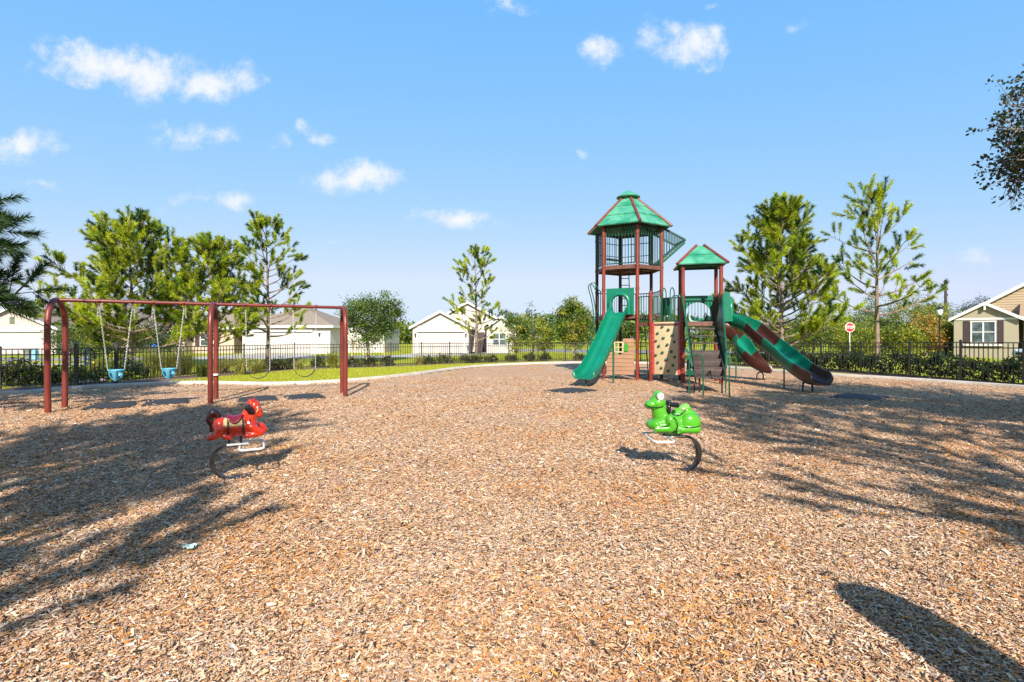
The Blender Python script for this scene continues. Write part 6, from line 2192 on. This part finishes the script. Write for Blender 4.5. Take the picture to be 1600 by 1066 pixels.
# main block, set back, with a taller and wider gable
GX0, GX1, GE, GP = -1.7, 11.5, 3.3, 7.45
gm = (GX0 + GX1) / 2; gs = (GP - GE) / (gm - GX0)
MB().prism([(GX0, 3.0, -.1), (GX1, 3.0, -.1), (GX1, 3.0, GE), (gm, 3.0, GP), (GX0, 3.0, GE)], (0, 9, 0)).build('wall', M['wall_olive'], r, smooth=0)
mb = MB()
for k in range(20):
    z = GE + .1 + k * .2
    xa = GX0 + (z - GE + .2) / gs + .1; xb = GX1 - (z - GE + .2) / gs - .1
    if xb - xa < .4: break
    mb.prism([(xa, 2.955, z), (xb, 2.955, z), (xb, 2.985, z + .2), (xa, 2.985, z + .2)], (0, .012, 0))
mb.build('gable_siding', M['siding'], r, smooth=0)
mb = MB(); ov = .35
a0_ = (GX0 - ov, GE - ov * gs + .16); a1_ = (gm, GP + .16); a2_ = (GX1 + ov, GE - ov * gs + .16)
mb.prism([(a0_[0], 2.6, a0_[1]), (a1_[0], 2.6, a1_[1]), (a1_[0], 2.6, a1_[1] - .14), (a0_[0], 2.6, a0_[1] - .14)], (0, 9.7, 0))
mb.prism([(a1_[0], 2.6, a1_[1]), (a2_[0], 2.6, a2_[1]), (a2_[0], 2.6, a2_[1] - .14), (a1_[0], 2.6, a1_[1] - .14)], (0, 9.7, 0))
rf = mb.build('roof', M['shingle_tan'], r, smooth=0)
mb = MB()
mb.prism([(a0_[0], 2.56, a0_[1] + .02), (a1_[0], 2.56, a1_[1] + .02), (a1_[0], 2.56, a1_[1] - .26), (a0_[0], 2.56, a0_[1] - .26)], (0, .035, 0))
mb.prism([(a1_[0], 2.56, a1_[1] + .02), (a2_[0], 2.56, a2_[1] + .02), (a2_[0], 2.56, a2_[1] - .26), (a1_[0], 2.56, a1_[1] - .26)], (0, .035, 0))
mb.build('fascia', M['trim'], rf, smooth=0)
# porch roof between the two gables
mb = MB().prism([(1.9, 0.3, 3.10), (10, 0.3, 3.10), (10, 2.9, 4.25), (1.9, 2.9, 4.25)], (0, 0, -.14))
rf2 = mb.build('roof', M['shingle_tan'], r, smooth=0)
MB().bar((1.9, 0.27, 3.02), (10, 0.27, 3.02), .05, .22).build('fascia', M['trim'], rf2, smooth=0)
MB().box((5.6, 2.35, 1.5), (7.0, 1.2, 3.1)).build('wall', M['wall_olive'], r, smooth=0)
MB().box((9.6, .45, 1.45), (.3, .3, 3.0)).build('porch_post', M['trim'], r, smooth=0)

# ------------------------------------------------------------------ street things
def octo(r, n=8): return [(r * math.cos(2 * PI * (k + .5) / n), r * math.sin(2 * PI * (k + .5) / n)) for k in range(n)]


sx, sy = (1328 - 800) / FP * 40, 40.0
r = thing('stop_sign', 'red and white octagonal stop sign on a white post beyond the right fence', 'road sign', (sx, sy, 0))
MB().box((0, .03, 1.0), (.06, .04, 2.3)).build('post', M['white'], r, smooth=0)
zc = 2.33
mb = MB().prism([(x, -.004, zc + z) for (x, z) in octo(.40)], (0, .008, 0)); pl = mb.build('sign_plate', M['white'], r, smooth=0)
mb = MB().prism([(x, -.010, zc + z) for (x, z) in octo(.355)], (0, .005, 0)); mb.build('sign_face', M['signred'], pl, smooth=0)
fc_ = bpy.data.curves.new('lettering', 'FONT'); fc_.body = 'STOP'; fc_.align_x = 'CENTER'; fc_.align_y = 'CENTER'; fc_.size = .33; fc_.extrude = .002; fc_.offset = 0.008
to = bpy.data.objects.new('tmp_text', fc_); COL.objects.link(to)
dg = bpy.context.evaluated_depsgraph_get()
tm = bpy.data.meshes.new_from_object(to.evaluated_get(dg)); bpy.data.objects.remove(to)
tm.materials.clear()
tm.transform(Matrix.Translation((0, -.014, zc)) @ Matrix.Rotation(PI / 2, 4, 'X') @ Matrix.Diagonal((0.80, 1.0, 1, 1)))
link('lettering', tm, M['white'], pl)

# accessible parking sign at the left
ax_, ay_ = (239 - 800) / FP * 27.5, 27.5
r = thing('parking_sign', 'small blue accessible parking sign with a white wheelchair symbol behind the left fence', 'road sign', (ax_, ay_, 0))
MB().box((0, .025, .6), (.05, .03, 1.3)).build('post', M['galv'], r, smooth=0)
pl = MB().box((0, 0, 1.02), (.34, .012, .36)).build('sign_plate', M['signblue'], r, smooth=0, bevel=.004)
mb = MB(); mb.tube([(-.01 + .075 * math.cos(a), -.012, .965 + .075 * math.sin(a)) for a in [math.radians(q) for q in range(110, 381, 18)]], .012, 6)
mb.tube([(-.03, -.012, 1.10), (-.02, -.012, 1.0), (.05, -.012, 1.0), (.08, -.012, .92), (.11, -.012, .92)], .013, 6); mb.ball((-.03, -.012, 1.135), .022, 10, 6)
mb.build('wheelchair_symbol', M['white'], pl)

# street lamp
lx_, ly_ = (1468 - 800) / FP * 40, 40.0
r = thing('street_lamp', 'black post-top street lamp with white lantern left of the olive house', 'street lamp', (lx_, ly_, 0))
MB().lathe([(.14, -.1), (.14, .25), (.07, .45), (.055, 1.0), (.05, 3.1), (.08, 3.2), (.10, 3.28)], 14).build('pole', M['black'], r)
MB().lathe([(.10, 3.30), (.19, 3.45), (.21, 3.68), (.16, 3.78)], 14).build('lantern', M['lampglass'], r)
MB().lathe([(.25, 3.74), (.25, 3.78), (.15, 3.88), (.05, 3.96), (.02, 4.06)], 14).build('cap', M['black'], r)

# utility pole with wires
ux, uy = (1477.5 - 800) / FP * 62, 62.0
r = thing('utility_pole', 'dark timber utility pole rising behind the street lamp', 'utility pole', (ux, uy, 0))
MB().tube([(0, 0, -.2), (0.02, 0, 4), (0, 0, 8.5)], [.19, .17, .13], 10).build('pole', M['pole'], r)
mb = MB()
for z in (8.0, 7.3, 6.6): mb.lathe([(.05, 0), (.08, .05), (.05, .1), (.08, .15), (.04, .2)], 10, (.18, -.05, z)).bar((0, 0, z), (.2, -.05, z), .05, .05)
mb.build('insulator', M['black'], r)
mb = MB()
for z in (5.75, 5.4):
    mb.tube([(0.1, 0, z), (5, 4, z - .05), (11, 8, z - .05), (18, 13, z + .1), (32, 22, z + .3)], .022, 5)
mb.build('wire', M['black'], r)

# car on the right driveway
def car(loc, rz, label):
    r = thing('parked_car', label, 'car', loc, rz, 'parked cars')
    L, W = 4.5, 1.76
    prof = [(-2.25, .38), (-2.22, .62), (-2.05, .80), (-1.25, .92), (-0.55, 1.38), (0.75, 1.43), (1.55, 1.05), (2.12, .98), (2.25, .75), (2.24, .36), (1.80, .24), (-1.85, .24)]
    mb = MB(); vs = []; n = len(prof)
    for (y, k, zi) in ((-W / 2, .96, 0), (-W / 2 * .97, 1, 0), (W / 2 * .97, 1, 0), (W / 2, .96, 0)):
        for (x, z) in prof:
            inset = 0.0 if z < 1.0 else (z - 1.0) * 0.45 * (1 if y < 0 else -1)
            vs.append((x * k, y + inset, .24 + (z - .24) * (k if z > 1 else 1)))
    fs = [(s * n + i, s * n + (i + 1) % n, (s + 1) * n + (i + 1) % n, (s + 1) * n + i) for s in range(3) for i in range(n)]
    fs += [tuple(range(n - 1, -1, -1)), tuple(3 * n + i for i in range(n))]
    mb.add(vs, fs).build('body', M['carpaint'], r, smooth=40, bevel=.02)
    for s in (-1, 1):
        yw = s * (W / 2 + .004)
        ins = lambda z: -s * (z - 1.0) * .45
        MB().prism([(-.98, yw * 1.0 + ins(1.0) , .97), (-.44, yw + ins(1.32), 1.32), (.66, yw + ins(1.36), 1.36), (1.30, yw + ins(1.02), 1.0)], (0, s * .006, 0)).build('side_window', M['carglass'], r, smooth=0)
        for x in (-1.40, 1.38):
            Mr = Matrix.Rotation(PI / 2, 3, 'X')
            w = MB().lathe([(.20, -.1), (.31, -.1), (.325, -.06), (.325, .06), (.31, .1), (.20, .1)], 22, (x, s * (W / 2 - .08), .325), M=Mr).build('wheel', M['tyre'], r)
            mb = MB().lathe([(.05, -.105), (.21, -.10), (.21, .10), (.05, .105)], 18, (x, s * (W / 2 - .08), .325), M=Mr)
            for k in range(5):
                a = 2 * PI * k / 5
                mb.bar((x, s * (W / 2 + .026), .325), (x + .19 * math.cos(a), s * (W / 2 + .026), .325 + .19 * math.sin(a)), .04, .02)
            mb.build('rim', M['rim'], w)
        MB().ball((-2.14, s * .62, .70), (.10, .20, .085), 12, 8).build('headlight', M['lampglass'], r)
        MB().ball((2.16, s * .64, .82), (.08, .16, .085), 12, 8).build('tail_light', M['signred'], r)
        MB().ball((-.72, s * .98, 1.0), (.09, .07, .06), 10, 8).build('mirror', M['carpaint'], r)
    MB().prism([(-1.20, -.66, .955), (-1.20, .66, .955), (-.60, .58, 1.355), (-.60, -.58, 1.355)], (-.02, 0, .014)).build('windscreen', M['carglass'], r, smooth=0)
    MB().box((-2.24, 0, .50), (.03, 1.1, .16)).build('grille', M['black'], r, smooth=0)
    return r


car((35.2, 32.8, 0), math.radians(-6), 'white parked car on the driveway before the olive house')

# bins and boxes on the left lawn
def bin_(px, d, w, h, m, label, name='wheelie_bin', cat='bin'):
    x, y = px_at(px, d)
    r = thing(name, label, cat, (x, y, 0), RNG.uniform(-.2, .2))
    mb = MB(); k = .82
    mb.add([(-w / 2 * k, -w / 2 * k, .06), (w / 2 * k, -w / 2 * k, .06), (w / 2 * k, w / 2 * k, .06), (-w / 2 * k, w / 2 * k, .06), (-w / 2, -w / 2, h), (w / 2, -w / 2, h), (w / 2, w / 2, h), (-w / 2, w / 2, h)],
           [(3, 2, 1, 0), (4, 5, 6, 7), (0, 1, 5, 4), (1, 2, 6, 5), (2, 3, 7, 6), (3, 0, 4, 7)])
    mb.build('body', M[m], r, smooth=0, bevel=.02)
    MB().add([(-w * .54, -w * .56, h + .004), (w * .54, -w * .56, h + .004), (w * .54, w * .54, h + .004), (-w * .54, w * .54, h + .004), (-w * .45, -w * .45, h + .08), (w * .45, -w * .45, h + .08), (w * .45, w * .5, h + .10), (-w * .45, w * .5, h + .10)],
             [(3, 2, 1, 0), (4, 5, 6, 7), (0, 1, 5, 4), (1, 2, 6, 5), (2, 3, 7, 6), (3, 0, 4, 7)]).build('lid', M[m], r, smooth=0, bevel=.015)
    for s in (-1, 1):
        MB().lathe([(.1, -.03), (.1, .03)], 14, (s * w * .42, w * .45, .1), M=Matrix.Rotation(PI / 2, 3, 'Y')).build('wheel', M['tyre'], r)
    return r


bin_(142, 27.5, .50, 1.0, 'navy', 'navy blue wheeled bin behind the fence left of the bucket swings')
x, y = px_at(44, 36); r = thing('utility_box', 'grey-green metal utility box on the lawn of the far left house', 'utility box', (x, y, 0))
MB().box((0, 0, .32), (.42, .36, .6)).build('body', M['utility'], r, smooth=0, bevel=.02)
MB().box((0, -.01, .645), (.47, .42, .06)).build('lid', M['utility'], r, smooth=0, bevel=.015)
x, y = px_at(55, 36); r = thing('utility_box', 'pale blue plastic utility box beside the grey-green one', 'utility box', (x, y, 0))
MB().box((0, 0, .32), (.30, .28, .62)).build('body', M['paleblue'], r, smooth=0, bevel=.02)
MB().lathe([(.17, .62), (.16, .68), (.08, .73)], 12).build('cap', M['paleblue'], r)

# pale stones at the fence foot on the left
sr = random.Random(6)
sl = ['pale stone nearest the thick fence post', 'rounded stone a little right of the thick fence post', 'low pale stone below the round green shrub', 'stone left of the first bucket swing', 'stone just under the first bucket swing']
for i, (px, py) in enumerate([(83, 606), (92, 605), (112, 602), (128, 600), (150, 598)]):
    x, y = G(px, py)
    mb = MB().ball((0, 0, .05), (sr.uniform(.10, .18), sr.uniform(.08, .12), .08), 10, 7)
    mb.v = [(a * sr.uniform(.9, 1.1), b * sr.uniform(.9, 1.1), c) for (a, b, c) in mb.v]
    o = mb.build('stone', M['stone'], smooth=60, loc=(x, y + .25, 0)); tag(o, sl[i] + ' at the left fence', 'stone', 'stones at the fence foot')

# unseen round-topped board, its form guessed, added to cast the lower right shadow
r = thing('shadow_board', 'unseen round-topped board added beside the camera to cast the long shadow on the lower right mulch', 'shadow caster', (2.37, .55, 0))
pts = [(-.235, .35), (.235, .35), (.21, 1.60)] + [(.205 * math.cos(PI * k / 12), 1.66 + .22 * math.sin(PI * k / 12)) for k in range(13)] + [(-.21, 1.60)]
MB().prism([(x, 0, z) for (x, z) in pts], (0, .05, 0)).build('board', M['wood_panel'], r, smooth=0, bevel=.008)
for s in (-.12, .12): MB().tube([(s, .07, -.1), (s, .07, 1.0)], .03, 8).build('post', M['galv'], r)
